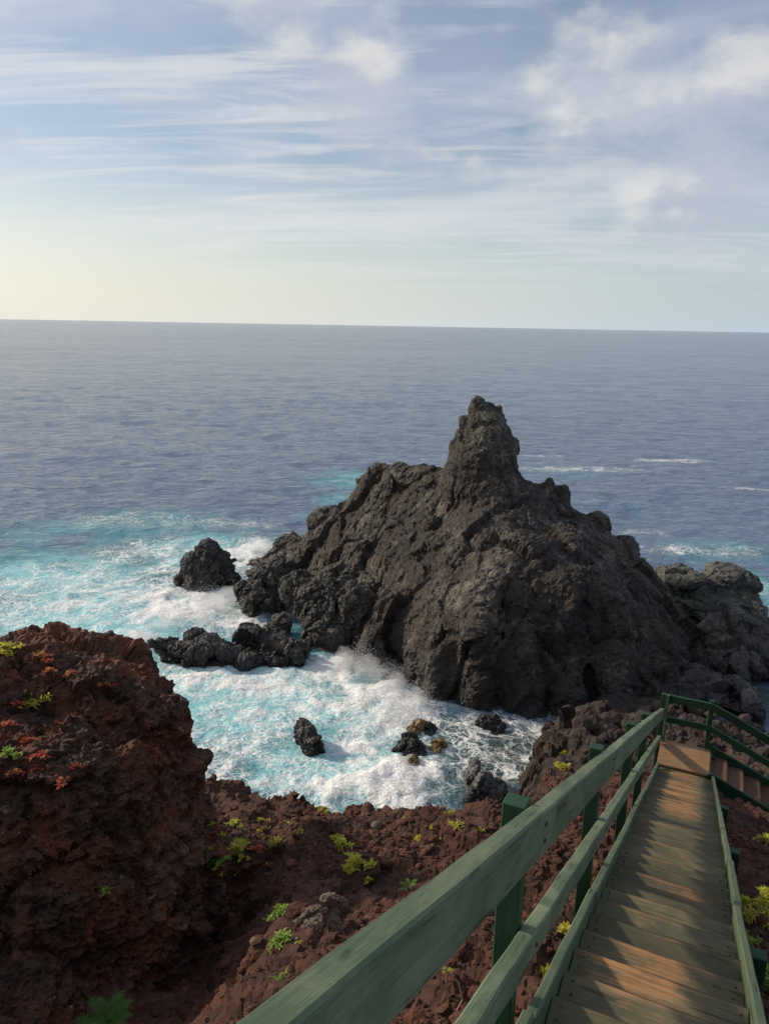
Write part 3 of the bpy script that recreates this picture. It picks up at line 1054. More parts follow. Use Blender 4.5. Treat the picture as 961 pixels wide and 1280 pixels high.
rock_from_lumps('rock', [lump(335, 728, 38.5, 30, .9, 1.1), lump(310, 738, 38, 18, .6, .8), lump(352, 718, 39, 18, .9, .9), lump(330, 750, 37.6, 34, .7, 1.2)],
                'wet rock shelf between the solitary rock and the big ledge', M['wet_rock'], voxel=0.055, seed=10.0, **kw)
rock_from_lumps('rock', [lump(355, 684, 46.5, 14, .9, 1.1), lump(365, 690, 46, 18, .8, 1.1), lump(350, 700, 46, 18, .8, 1.2)],
                'pale low rock at the seaward tip of the stack, spray behind it', M['grey_rock'], seed=12.0, **kw)
small = dict(scale=0.35, big=0.10, block=0.14, fine=0.035, bsize=1.6, crag=0.015, flat=True, sub2=0.36, sub3=0.15, crack=0.15)
for (l_, lab, mt, sd_) in [
    ([lump(352, 778, 34.4, 14, .35, .5), lump(345, 786, 34.2, 18, .35, .5)], 'small dark rock in the white channel below the big wet ledge', 'wet_rock', 1),
    ([lump(395, 800, 33, 13, .35, .5), lump(385, 808, 32.8, 14, .35, .5)], 'small black rock wedged by the white gush under the stack', 'wet_rock', 2),
    ([lump(384, 922, 24.4, 14, .60, .42, 0, .2), lump(393, 940, 23.9, 12, .55, .40), lump(378, 910, 24.7, 12, .50, .36), lump(392, 956, 23.6, 15, .40, .42)], 'upright pointed dark rock alone in the turquoise cove', 'wet_rock', 4),
    ([lump(512, 933, 24.2, 20, .42, .45), lump(505, 940, 24.0, 16, .3, .4), lump(515, 946, 23.9, 22, .3, .5)], 'rounded glossy black boulder in the middle of the cove', 'wet_rock', 5),
    ([lump(524, 908, 25.6, 11, .30, .35), lump(520, 915, 25.4, 14, .25, .35)], 'ochre and black boulder just behind the glossy round one', 'tan_rock', 6),
    ([lump(534, 912, 25.4, 11, .22, .3), lump(534, 917, 25.3, 12, .22, .3)], 'low dark boulder touching the ochre one', 'wet_rock', 7),
    ([lump(547, 933, 24.3, 9, .24, .3), lump(545, 940, 24.1, 10, .24, .3)], 'small brown boulder at the side of the glossy round one', 'tan_rock', 8),
    ([lump(516, 957, 23.2, 9, .26, .3), lump(515, 964, 23.1, 10, .26, .3)], 'pale ochre boulder half drowned by foam', 'tan_rock', 9),
    ([lump(527, 980, 22.3, 9, .26, .3), lump(527, 990, 22.1, 9, .26, .3)], 'ochre boulder close above the red rim', 'tan_rock', 10),
    ([lump(535, 996, 21.8, 11, .34, .35), lump(535, 1006, 21.6, 12, .34, .35)], 'dark green-black boulder peeping over the red rim', 'wet_rock', 11),
    ([lump(612, 903, 26.0, 20, .32, .5), lump(620, 908, 25.8, 16, .25, .5), lump(610, 914, 25.8, 22, .25, .5)], 'low black rock washed by foam at the stack foot', 'wet_rock', 12),
    ([lump(603, 990, 21.6, 19, .8, .5, 0, .1), lump(592, 975, 22.0, 12, .75, .4), lump(618, 1000, 21.4, 16, .8, .5), lump(588, 1005, 21.4, 14, .7, .45), lump(606, 1015, 21.4, 28, .6, .6), lump(594, 966, 22.3, 8, .5, .3)], 'grey streaked craggy rock in the water below the railing', 'streak_rock', 13),
]:
    rock_from_lumps('boulder', l_, lab, M[mt], 'boulder', 'boulders in the surf', voxel=0.035, seed=float(sd_) * 3.1, **small)
big = dict(scale=0.9, big=0.4, block=0.40, fine=0.08, bsize=2.2, crag=0.03, flat=True)
rock_from_lumps('rock', [lump(850, 735, 37.5, 28, 1.1, 1.6), lump(905, 745, 37.5, 46, 1.4, 1.8), lump(905, 732, 38, 34, .9, 1.4), lump(935, 765, 36.5, 22, 1.2, 1.4), lump(870, 760, 36.5, 40, 1.2, 1.6), lump(925, 790, 36, 40, 1.2, 2.0)],
                'greenish grey domed rock beyond the shaded flank of the stack', M['grey_rock'], seed=3.0, voxel=0.07, scale=0.9, big=0.4, block=0.40, fine=0.09, bsize=2.6, crag=0.04, flat=True, stretch=(0.7, 1, 1.6), sub2=0.4, sub3=0.15)
rock_from_lumps('rock', [lump(905, 790, 32.5, 34, 1.1, 1.2), lump(945, 800, 32, 34, 1.2, 1.4), lump(975, 800, 32, 34, 1.2, 1.4), lump(925, 825, 31, 46, 1.2, 1.5), lump(965, 835, 31, 40, 1.1, 1.5)],
                'black shaded rock in front of the greenish grey dome', M['wet_rock'], seed=5.0, voxel=0.07, **big)
rock_from_lumps('rock', [lump(870, 850, 29, 36, .7, 1.0), lump(910, 858, 28.6, 30, .6, .9), lump(850, 866, 28.2, 40, .6, 1.0), lump(895, 872, 27.8, 30, .5, .9), lump(930, 888, 26.8, 26, .5, .8)],
                'flat dark shore rock next to the narrow pool', M['wet_rock'], seed=7.0, voxel=0.06, **big)


# ================================================================== LEFT OUTCROP
def build_outcrop():
    pts = []
    for q in [(-260, 790, 9.2), (-120, 790, 8.8), (0, 800, 8.4), (60, 790, 8.4), (120, 803, 8.2), (158, 824, 7.9), (182, 854, 7.6), (192, 884, 7.35), (222, 888, 7.5), (238, 915, 7.4), (236, 960, 7.2),
              (0, 870, 7.0), (60, 875, 7.0), (120, 900, 6.9), (165, 905, 7.0), (0, 960, 6.3), (80, 965, 6.3), (140, 970, 6.5), (190, 960, 6.85), (-150, 900, 6.8), (-150, 1000, 5.9),
              (0, 1060, 5.75), (80, 1065, 5.85), (150, 1060, 6.15), (205, 1060, 6.5), (240, 1060, 6.75),
              (0, 1170, 5.25), (80, 1180, 5.35), (150, 1170, 5.65), (215, 1150, 6.2), (-150, 1150, 5.0),
              (0, 1290, 4.6), (90, 1290, 4.8), (150, 1280, 5.05), (-150, 1290, 4.4)]:
        pts.append(at(*q))
    far = [(-260, 800, 9.2), (-120, 800, 8.8), (0, 800, 8.4), (60, 790, 8.4), (120, 803, 8.2), (158, 824, 7.9), (182, 854, 7.6)]
    for q in far:
        p = at(*q)
        pts.append(p + np.array([0.15, 0.5, -0.5]))
        pts.append(p + np.array([0.3, 1.0, -3.0]))
    for (x, y, z) in [(-1.95, 8.3, 8.2), (-1.92, 7.6, 7.6), (-1.88, 7.0, 7.2), (-1.86, 6.4, 7.2), (-1.84, 5.9, 7.4), (-1.82, 5.3, 7.6), (-1.85, 4.7, 8.0), (-2.0, 4.3, 8.2), (-2.6, 4.0, 8.4), (-4, 3.7, 9.0), (-1.55, 7.2, 6), (-1.5, 6, 6), (-1.5, 5, 6.5)]:
        pts.append(np.array([x, y, z]))
    pts = np.array(pts)
    f = rbf(pts[:, :2], pts[:, 2])
    xs = np.arange(-6.5, 0.2, 0.03)
    ys = np.arange(3.0, 10.4, 0.03)
    YY, XX = np.meshgrid(ys, xs, indexing='ij')
    Q = np.stack([XX.ravel(), YY.ravel()], 1)
    P3 = np.c_[Q, np.zeros(len(Q))]
    Qw = Q + 0.10 * np.stack([fbm(P3 / 0.7 + 2, 3), fbm(P3 / 0.7 + 32, 3)], 1)
    Z = f(Qw)
    # a shaded hollow low in the near face
    hol = np.linalg.norm((Q - at(140, 1215, 5.2)[:2]) / np.array([0.42, 0.40]), axis=1)
    Z -= 1.1 * np.exp(-hol ** 2)
    n = len(Q)
    Z = np.clip(Z, 6.6, None)
    nr, nc = XX.shape
    gf = grid_faces(nr, nc)
    rim = np.concatenate([np.arange(nc - 1), np.arange(nc - 1, nr * nc - 1, nc), np.arange(nr * nc - 1, nr * nc - nc, -1), np.arange(nr * nc - nc, 0, -nc)])
    rim2 = np.roll(rim, -1)
    side = np.stack([rim2, rim, rim + n, rim2 + n], 1)
    me = mesh_arrays('rock_outcrop', np.vstack([np.c_[Q, Z], np.c_[Q, np.full(n, 6.3)]]), np.vstack([gf, gf[:, ::-1] + n, side]))
    me = remesh(me, 0.032)
    rock_displace(me, 0.42, big=0.20, block=0.14, fine=0.09, bsize=1.6, seed=21.0, crag=0.05, stretch=(0.8, 1, 1.5), flat=True, floor=7.0)
    o = link('rock_outcrop', me, M['outcrop'])
    recenter(o)
    tag(o, 'rugged dark red lava outcrop with succulents on its crest, beside the slope', 'rock outcrop')
    return o


outcrop = build_outcrop()

# ================================================================== STAIRCASE
SL = math.radians(24.797)
TAN = math.tan(SL)
DH = np.array([0.42202985, 0.90658193, 0.0])
TW = np.array([0.90658193, -0.42202985, 0.0])
UPZ = np.array([0, 0, 1.0])


def SP(s, lat, h=0.0):
    return s * DH + lat * TW + np.array([0, 0, CAM_Z - 1.6524 - s * TAN + h])


LAND_Z = CAM_Z - 7.75
stair = bpy.data.objects.new('wooden_staircase', None)
COL.objects.link(stair)
stair.location = tuple(SP(13.6, 0.0, 0) * np.array([1, 1, 0]) + np.array([0, 0, LAND_Z - 0.9]))
tag(stair, 'green stained wooden staircase with railing going down to a landing', 'staircase')
STAIR_LOC = np.array(stair.location)


def board_mesh(L, T, Hh, segs=10, wob=0.003, bev=0.006, seed=0, shear=0.0):
    """timber: x length, y thickness, z height; top face at z=0, shear keeps the ends plumb"""
    bm = bmesh.new()
    rs = random.Random(seed)
    rows = []
    prof = [(-T / 2 + bev, 0), (T / 2 - bev, 0), (T / 2, -bev), (T / 2, -Hh + bev), (T / 2 - bev, -Hh), (-T / 2 + bev, -Hh), (-T / 2, -Hh + bev), (-T / 2, -bev)]
    wy = [rs.uniform(-1, 1) * wob for _ in range(segs + 1)]
    wz = [rs.uniform(-1, 1) * wob for _ in range(segs + 1)]
    for i in range(segs + 1):
        x = -L / 2 + L * i / segs
        rows.append([bm.verts.new((x - z * shear, y + wy[i], z + wz[i])) for (y, z) in prof])
    k = len(prof)
    for i in range(segs):
        for j in range(k):
            bm.faces.new((rows[i][j], rows[i][(j + 1) % k], rows[i + 1][(j + 1) % k], rows[i + 1][j]))
    bm.faces.new(rows[0])
    bm.faces.new(rows[-1][::-1])
    bmesh.ops.recalc_face_normals(bm, faces=bm.faces)
    me = bpy.data.meshes.new('timber')
    bm.to_mesh(me)
    bm.free()
    return me


_bs = [0]


def board(name, p0, p1, T, Hh, mat, lateral=None, plumb=True, segs=None, wob=0.003, me=None, flip=False):
    """timber from p0 to p1 (top centre line)"""
    p0, p1 = np.array(p0, float), np.array(p1, float)
    d = p1 - p0
    L = np.linalg.norm(d)
    x = d / L
    lat = np.cross(UPZ, x) if lateral is None else np.array(lateral, float)
    lat = lat / np.linalg.norm(lat)
    z = np.cross(x, lat)
    if z[2] < 0:
        z, lat = -z, -lat
    _bs[0] += 1
    shear = 0.0
    if plumb and abs(x[2]) > 0.02:
        shear = -x[2] / max(1e-6, math.sqrt(1 - x[2] ** 2)) * -1.0
    if me is None:
        me = board_mesh(L, T, Hh, segs or max(2, int(L / 0.3)), wob, min(0.008, T * 0.15), _bs[0], shear)
    c = (p0 + p1) / 2
    o = link(name, me, mat, stair)
    o.matrix_parent_inverse = Matrix.Identity(4)
    m = Matrix(((x[0], lat[0], z[0], c[0] - STAIR_LOC[0]), (x[1], lat[1], z[1], c[1] - STAIR_LOC[1]), (x[2], lat[2], z[2], c[2] - STAIR_LOC[2]), (0, 0, 0, 1)))
    o.matrix_local = m @ Matrix.Rotation(math.pi, 4, 'Z') if flip else m
    return o


def post(name, p, ztop, zbot, sx=0.1, sy=0.1, mat=None):
    p = np.array(p, float)
    hgt = ztop - zbot
    bm = bmesh.new()
    bmesh.ops.create_cube(bm, size=1)
    for v in bm.verts:
        v.co.x *= sx
        v.co.y *= sy
        v.co.z *= hgt
        if v.co.z > 0 and v.co.y > 0:
            v.co.z -= 0.012
    bmesh.ops.subdivide_edges(bm, edges=[e for e in bm.edges if abs(e.verts[0].co.z - e.verts[1].co.z) > hgt * 0.5], cuts=3)
    bmesh.ops.bevel(bm, geom=bm.edges[:], offset=0.006, segments=1, affect='EDGES')
    # grain of the material runs along x: turn the mesh so that its length is local x
    for v in bm.verts:
        v.co = Vector((v.co.z, v.co.y, -v.co.x))
    me = bpy.data.meshes.new('post')
    bm.to_mesh(me)
    bm.free()
    o = link(name, me, mat or M['post'], stair)
    x, y, z = UPZ, DH, -TW
    z = np.cross(x, y)
    c = np.array([p[0], p[1], (ztop + zbot) / 2]) - STAIR_LOC
    o.matrix_local = Matrix(((x[0], y[0], z[0], c[0]), (x[1], y[1], z[1], c[1]), (x[2], y[2], z[2], c[2]), (0, 0, 0, 1)))
    return o


# treads
GO = 0.323
TREAD_DROP = 0.085
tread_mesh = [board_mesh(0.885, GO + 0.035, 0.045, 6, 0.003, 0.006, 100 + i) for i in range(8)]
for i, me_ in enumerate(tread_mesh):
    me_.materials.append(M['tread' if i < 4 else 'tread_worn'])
s0 = -1.3
n_tr = int((13.15 - s0) / GO)
GO = (13.15 - s0) / n_tr
for i in range(n_tr):
    sm = s0 + (i + 0.5) * GO
    # nosing (far edge) lies on the tread line
    z = SP(s0 + (i + 1) * GO, 0, -TREAD_DROP)[2]
    c = SP(sm, 0)
    c[2] = z
    j = rng.normal(size=3) * 0.004
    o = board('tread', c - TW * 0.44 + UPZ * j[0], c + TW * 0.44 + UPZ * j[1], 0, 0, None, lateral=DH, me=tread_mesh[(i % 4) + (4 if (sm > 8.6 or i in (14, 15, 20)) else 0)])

# edge boards (stringers) in lengths
for lat, joints in ((-0.475, [-1.6, 2.6, 4.55, 7.3, 9.6, 13.15]), (0.465, [-1.6, 3.1, 5.2, 6.7, 9.4, 13.15])):
    for a, b_ in zip(joints[:-1], joints[1:]):
        e = rng.normal(size=2) * 0.006
        board('edge_board', SP(a + 0.004, lat + e[0], e[1]), SP(b_ - 0.004, lat + e[1], e[0]), 0.05, 0.25, M['kerb'])

# railing
POSTS = [-1.2, 0.35, 2.72, 5.25, 8.2, 10.6]
def rail_h(s):
    return float(np.interp(s, [0, 3, 6, 10, 14], [0.950, 0.968, 1.0, 1.055, 1.06]))
def mid_h(s):
    return float(np.interp(s, [0, 2.2, 3, 5.3, 11, 14], [0.325, .335, .365, 0.395, 0.47, 0.48]))
for a, b_ in zip([-1.5, 2.99, 5.4, 8.3, 10.7], [2.985, 5.395, 8.295, 10.695, 13.98]):
    board('handrail', SP(a, -0.538, rail_h(a)), SP(b_, -0.538, rail_h(b_)), 0.075, 0.20, M['rail'], wob=0.004)
for a, b_ in zip([-1.5, 3.05, 5.35, 8.25, 10.65], [3.045, 5.345, 8.245, 10.645, 13.98]):
    board('lower_rail', SP(a, -0.535, mid_h(a)), SP(b_, -0.535, mid_h(b_)), 0.07, 0.125, M['rail'], wob=0.004)
for s in POSTS:
    p = SP(s, -0.628)
    post('post', p, SP(s, 0, rail_h(s))[2] + 0.02, ground_plane(p[0], p[1]) - 0.9)
# corner post with its facing board
pc = SP(14.06, -0.54)
post('post', pc, LAND_Z + 0.98, LAND_Z - 2.2, 0.1, 0.1)
pf = SP(14.02, -0.462)
post('facing_board', pf, LAND_Z + 0.985, LAND_Z - 0.1, 0.045, 0.11, M['kerb'])

# landing
lc = SP(13.63, -0.055)
lc[2] = LAND_Z
o = board('landing_board', lc - TW * 0.445, lc + TW * 0.445, 0.92, 0.05, M['landing'], lateral=DH, segs=4, wob=0.004)
for s in (13.2, 14.06):
    c = SP(s, 0)
    c[2] = LAND_Z - 0.055
    board('landing_joist', c - TW * 0.5, c + TW * 0.45, 0.06, 0.16, M['post'])
for s, lat in ((13.25, -0.42), (13.25, 0.40), (14.0, 0.42)):
    p = SP(s, lat)
    post('support_post', p, LAND_Z - 0.06, LAND_Z - 2.0)
for s, lat in ((10.4, 0.56), (7.6, 0.56), (4.6, 0.56), (2.2, 0.56)):
    p = SP(s, lat)
    post('support_post', p, SP(s, 0, -0.09)[2], ground_plane(p[0], p[1]) - 1.0, 0.11, 0.11)

# lower flight turning off the landing
F2 = TW * math.cos(0.02) + DH * math.sin(0.02)
F2N = np.cross(UPZ, F2)
F2SL = math.tan(math.radians(23))


def FP(t, v, h=0.0):
    """t along the lower flight, v across it from its landward side"""
    b0 = SP(13.2, 0.40)
    b0[2] = LAND_Z
    return b0 + F2 * t + DH * v + np.array([0, 0, h - t * F2SL])


red_mesh = board_mesh(0.86, 0.30, 0.045, 5, 0.003, 0.006, 300)
for i in range(9):
    t = (i + 0.5) * 0.29
    c = FP(t, 0.45)
    c[2] = LAND_Z - (i + 1) * 0.29 * F2SL
    board('tread', c - DH * 0.43, c + DH * 0.43, 0, 0, M['redtread'], lateral=F2, me=red_mesh)
    cr = FP((i + 0.03) * 0.29, 0.45)
    cr[2] = LAND_Z - i * 0.29 * F2SL - 0.05
    board('riser', cr - DH * 0.42, cr + DH * 0.42, 0.025, 0.11, M['kerb'], plumb=False)
board('edge_board', FP(0.02, -0.02, 0.06), FP(2.7, -0.02, 0.06), 0.05, 0.30, M['post'])
board('edge_board', FP(0.02, 0.91, 0.09), FP(2.7, 0.91, 0.09), 0.05, 0.26, M['post'])
lr0 = SP(14.09, -0.50)
lr1 = SP(14.09, 0.31)
lr0[2] = lr1[2] = LAND_Z
for hh, Ht in ((0.96, 0.15), (0.50, 0.12)):
    board('handrail' if hh > 0.8 else 'lower_rail', lr0 + UPZ * hh, lr1 + UPZ * hh, 0.055, Ht, M['post'], lateral=DH)
    a = lr1 + F2 * 0.004 + UPZ * hh
    board('handrail' if hh > 0.8 else 'lower_rail', a, a + F2 * 2.7 - UPZ * 2.7 * F2SL, 0.055, Ht, M['post'], lateral=DH)
for t in (0.0, 2.2):
    p = lr1 + F2 * t + DH * 0.078
    post('post', p, LAND_Z - t * F2SL + 0.99, LAND_Z - 2.2 - t * F2SL, 0.085, 0.085)

# fixings: coach bolts through the rails at the posts, screws near the ends of the treads
def disc_mesh(r, h):
    bm = bmesh.new()
    bmesh.ops.create_cone(bm, cap_ends=True, segments=10, radius1=r, radius2=r * 0.75, depth=h)
    me = bpy.data.meshes.new('fixing')
    bm.to_mesh(me)
    bm.free()
    return me


def steel_material():
    m, b, p = new_mat('rusty_fixing')
    g = b.node('ShaderNodeNewGeometry')
    b.put(p.inputs['Base Color'], b.mix(b.ramp(b.noise(g.outputs['Position'], 60, 3), 0.4, 0.6), (0.03, 0.028, 0.026), (0.10, 0.05, 0.03)))
    p.inputs['Roughness'].default_value = 0.6
    p.inputs['Metallic'].default_value = 0.4
    return m


M['steel'] = steel_material()
bolt_me, screw_me = disc_mesh(0.012, 0.012), disc_mesh(0.006, 0.006)
to_stairs = Vector((TW[0], TW[1], 0)).to_track_quat('Z', 'Y')
for s in (2.72, 5.25):
    for hh in (rail_h(s) - 0.06, rail_h(s) - 0.14, mid_h(s) - 0.06):
        o = link('bolt', bolt_me, M['steel'], stair)
        o.location = Vector(SP(s + rng.normal() * .008, -0.498, hh) - STAIR_LOC)
        o.rotation_mode = 'QUATERNION'
        o.rotation_quaternion = to_stairs
for i in range(n_tr):
    e = s0 + (i + 1) * GO
    if 2.6 < e < 6.5:
        for lat in (-0.395, 0.395):
            for ds in (-0.045, -0.13):
                q = SP(e + ds + rng.normal() * .006, lat + rng.normal() * .008)
                q[2] = SP(e, 0, -TREAD_DROP)[2] + 0.004
                o = link('screw', screw_me, M['steel'], stair)
                o.location = Vector(q - STAIR_LOC)

# ================================================================== SCREE
def build_scree():
    D = np.hypot(GV[:, 0], GV[:, 1])
    ok = np.where((GV[:, 1] > 1.0) & (GV[:, 1] < 13) & (D < 15) & (GN[:, 2] > 0.55) & (GV[:, 2] > 3) & (GV[:, 0] > -4.5) & (GV[:, 0] < 9))[0]
    n = 20000
    dens = fbm(GV[ok] / 1.4 + 3, 3)
    wgt = np.clip(0.35 + dens * 1.6, 0.03, None) * D[ok] ** 1.0
    idx = rng.choice(ok, n, p=wgt / wgt.sum())
    V0, F0 = ico(2)
    V1, F1 = ico(1)
    variants = []
    for k in range(10):
        v, f = (V0, F0) if k < 3 else (V1, F1)
        q = v * (1 + 0.42 * perlin(v * 1.3 + k * 7.7)[:, None] + 0.22 * perlin(v * 3.1 + k * 3.3)[:, None])
        q = q * np.array([1, rng.uniform(.65, 1), rng.uniform(.5, .85)])
        variants.append((q, f))
    Vs, Fs, off = [], [], 0
    for i in idx:
        sz = 0.010 + 0.026 * rng.random() ** 2.0
        k = rng.integers(3, 10)
        if rng.random() < 0.09:
            sz = rng.uniform(0.035, 0.075)
            k = rng.integers(0, 3)
        v, f = variants[k]
        Rm = rotz(rng.uniform(0, 6.28)) @ rotx(rng.uniform(-.6, .6)) @ roty(rng.uniform(-.6, .6))
        Vs.append((v * sz) @ Rm.T + GV[i] + GN[i] * sz * 0.25)
        Fs.append(f + off)
        off += len(v)
    me = mesh_arrays('scree', np.concatenate(Vs), np.concatenate(Fs), smooth=False)
    o = link('scree', me, M['scoria'])
    tag(o, 'loose red volcanic stones strewn over the slope', 'scree', None, 'stuff')


build_scree()

# ================================================================== SPRAY
def build_spray(name, label, jets, n, seed):
    r = np.random.default_rng(seed)
    V0 = np.array([(1, 1, 1), (-1, -1, 1), (-1, 1, -1), (1, -1, -1)], float) * 0.75
    F0 = np.array([(0, 1, 3), (0, 2, 1), (0, 3, 2), (1, 2, 3)])
    C = []
    wts = np.array([j[4] for j in jets], float)
    wts /= wts.sum()
    for (p, wx, wy, hh, wt) in jets:
        m = int(n * wt / sum(j[4] for j in jets))
        x = r.normal(size=m) * wx
        y = r.normal(size=m) * wy
        lim = hh * np.exp(-(x / (wx * 1.6)) ** 2 - (y / (wy * 1.6)) ** 2) * (0.55 + 0.9 * np.clip(perlin(np.stack([x / 0.35 + p[0], y / 0.35, np.full(m, p[1])], 1)) + .4, 0, 1))
        z = lim * r.random(m) ** 2.4
        C.append(np.stack([p[0] + x + z * 0.12, p[1] + y, p[2] + z], 1))
    C = np.concatenate(C)
    s = 0.005 + 0.011 * r.random(len(C)) ** 3
    V = (V0[None] * s[:, None, None] + C[:, None]).reshape(-1, 3)
    Fc = (F0[None] + (np.arange(len(C)) * 4)[:, None, None]).reshape(-1, 3)
    o = link(name, mesh_arrays(name, V, Fc, smooth=True), M['spray'])
    recenter(o)
    tag(o, label, 'spray', None, 'stuff')


def jet(px, py, wx, wy, h, wt):
    return (at_z(px, py, 0.1), wx, wy, h, wt)


build_spray('sea_spray', 'white spray bursting at the foot of the stack',
            [jet(445, 832, .7, .4, 1.2, 1.2), jet(480, 850, .8, .4, 1.0, 1.2), jet(515, 878, .5, .4, .9, .8), jet(405, 805, .3, .3, .9, .6), jet(500, 895, .6, .5, .6, .6),
             jet(490, 975, .9, .7, .35, .6)], 34000, 1)
build_spray('sea_spray', 'white spray breaking between the solitary rock and the seaward tip',
            [jet(325, 690, 1.3, .6, 1.3, 1.2), jet(285, 755, 1.0, .6, 1.1, 1.2), jet(230, 775, 1.2, .5, .8, .9), jet(180, 805, .7, .5, 1.0, .9), jet(255, 742, 1.2, .4, .6, .5), jet(330, 760, .5, .4, .9, .6)], 34000, 2)

def mist_material():
    m = bpy.data.materials.new('spray_mist')
    m.use_nodes = True
    nt = m.node_tree
    nt.nodes.clear()
    o = nt.nodes.new('ShaderNodeOutputMaterial')
    v = nt.nodes.new('ShaderNodeVolumePrincipled')
    v.inputs['Color'].default_value = (0.95, 0.96, 0.97, 1)
    v.inputs['Density'].default_value = 0.65
    nt.links.new(v.outputs[0], o.inputs['Volume'])
    return m


M['mist'] = mist_material()


def mist(label, puffs, seed):
    parts = [(at_z(px, py, 0.0) + np.array([0, 0, h * 0.25]), (wx, wy, h * 0.75), 0.0, 0.0) for (px, py, wx, wy, h) in puffs]
    me = remesh(lumps_mesh('spray_mist', parts), 0.07)
    P = vcoords(me)
    N = vnormals(me)
    d = 0.30 * fbm(P / 0.55 + seed, 4, 0.6)
    me.vertices.foreach_set('co', (P + N * d[:, None]).astype(np.float32).ravel())
    me.update()
    o = link('spray_mist', me, M['mist'])
    recenter(o)
    tag(o, label, 'spray', None, 'stuff')


mist('hanging white mist above the burst at the foot of the stack',
     [(430, 830, .5, .35, .9), (460, 843, .6, .35, 1.0), (495, 862, .55, .35, .8), (520, 886, .4, .35, .7), (400, 806, .25, .25, .7)], 3.0)
mist('hanging white mist between the solitary rock and the wet shelf',
     [(325, 690, 1.0, .5, 1.1), (290, 752, .9, .5, .9), (265, 760, .8, .4, .7), (178, 806, .6, .4, .9), (205, 785, .8, .4, .6), (335, 765, .35, .3, .7)], 13.0)

# ================================================================== PLANTS
bpy.context.view_layer.update()


def on_surface(px, py):
    """where the sight line of a photo pixel meets the ground or the outcrop"""
    best = None
    for o in (ground, outcrop):
        mi = o.matrix_world.inverted()
        org = mi @ Vector((0, 0, CAM_Z))
        dr = (mi.to_3x3() @ Vector(pix_dir(px, py))).normalized()
        hit, loc, nrm, _ = o.ray_cast(org, dr)
        if hit:
            w_ = o.matrix_world @ loc
            dd = (w_ - Vector((0, 0, CAM_Z))).length
            if best is None or dd < best[0]:
                best = (dd, w_, nrm)
    return best


def blade(V, Fc, base, direc, up, L, wd, bend=0.3, segs=3):
    """a narrow curved leaf"""
    direc = direc / np.linalg.norm(direc)
    side = np.cross(direc, up)
    side /= np.linalg.norm(side) + 1e-9
    o0 = len(V)
    for i in range(segs + 1):
        t = i / segs
        p = base + direc * L * t + up * (-bend * L * t * t)
        w_ = wd * (1 - t) ** 0.7 * (0.6 + 0.8 * t * (1 - t) * 2)
        V.append(p - side * w_)
        V.append(p + side * w_)
    for i in range(segs):
        a = o0 + 2 * i
        Fc.append((a, a + 1, a + 3, a + 2))


def tuft_mesh(r, n, size, wd, spread=0.9):
    V, Fc = [], []
    for _ in range(n):
        th = r.uniform(0, 6.283)
        el = r.uniform(0.15, 1.2)
        dv = np.array([math.cos(th) * math.cos(el), math.sin(th) * math.cos(el), math.sin(el)])
        base = np.array([r.normal() * size * 0.28 * spread, r.normal() * size * 0.28 * spread, 0])
        blade(V, Fc, base, dv, np.array([0, 0, 1.0]), size * r.uniform(0.5, 1.0), wd * r.uniform(.7, 1.2), r.uniform(.1, .5))
    return mesh_arrays('leaves', np.array(V), np.array(Fc), smooth=True)


def rosette_mesh(r, n, size, leaf):
    """low mat of many small fleshy leaves"""
    V, Fc = [], []
    for _ in range(n):
        rr = size * math.sqrt(r.random())
        th = r.uniform(0, 6.283)
        wob_ = 0.55 + 0.45 * math.sin(th * 3 + size * 90)
        rr *= wob_
        c = np.array([rr * math.cos(th), rr * math.sin(th) * 0.8, size * 0.25 * (1 - (rr / size) ** 2) + r.normal() * leaf * .3])
        for k in range(5):
            a = r.uniform(0, 6.283)
            el = r.uniform(0.1, 1.2)
            dv = np.array([math.cos(a) * math.cos(el), math.sin(a) * math.cos(el), math.sin(el)])
            blade(V, Fc, c, dv, np.array([0, 0, 1.0]), leaf * r.uniform(.7, 1.3), leaf * 0.30, .2, 2)
    return mesh_arrays('leaves', np.array(V), np.array(Fc), smooth=True)


def place_plant(name, me, mat, px, py, label, cat='plant', group=None, lift=0.0, child='leaves'):
    h = on_surface(px, py)
    if h is None:
        return None
    o = link(name, me, mat)
    o.location = h[1] + Vector((0, 0, -0.01 + lift))
    tag(o, label, cat, group)
    return o


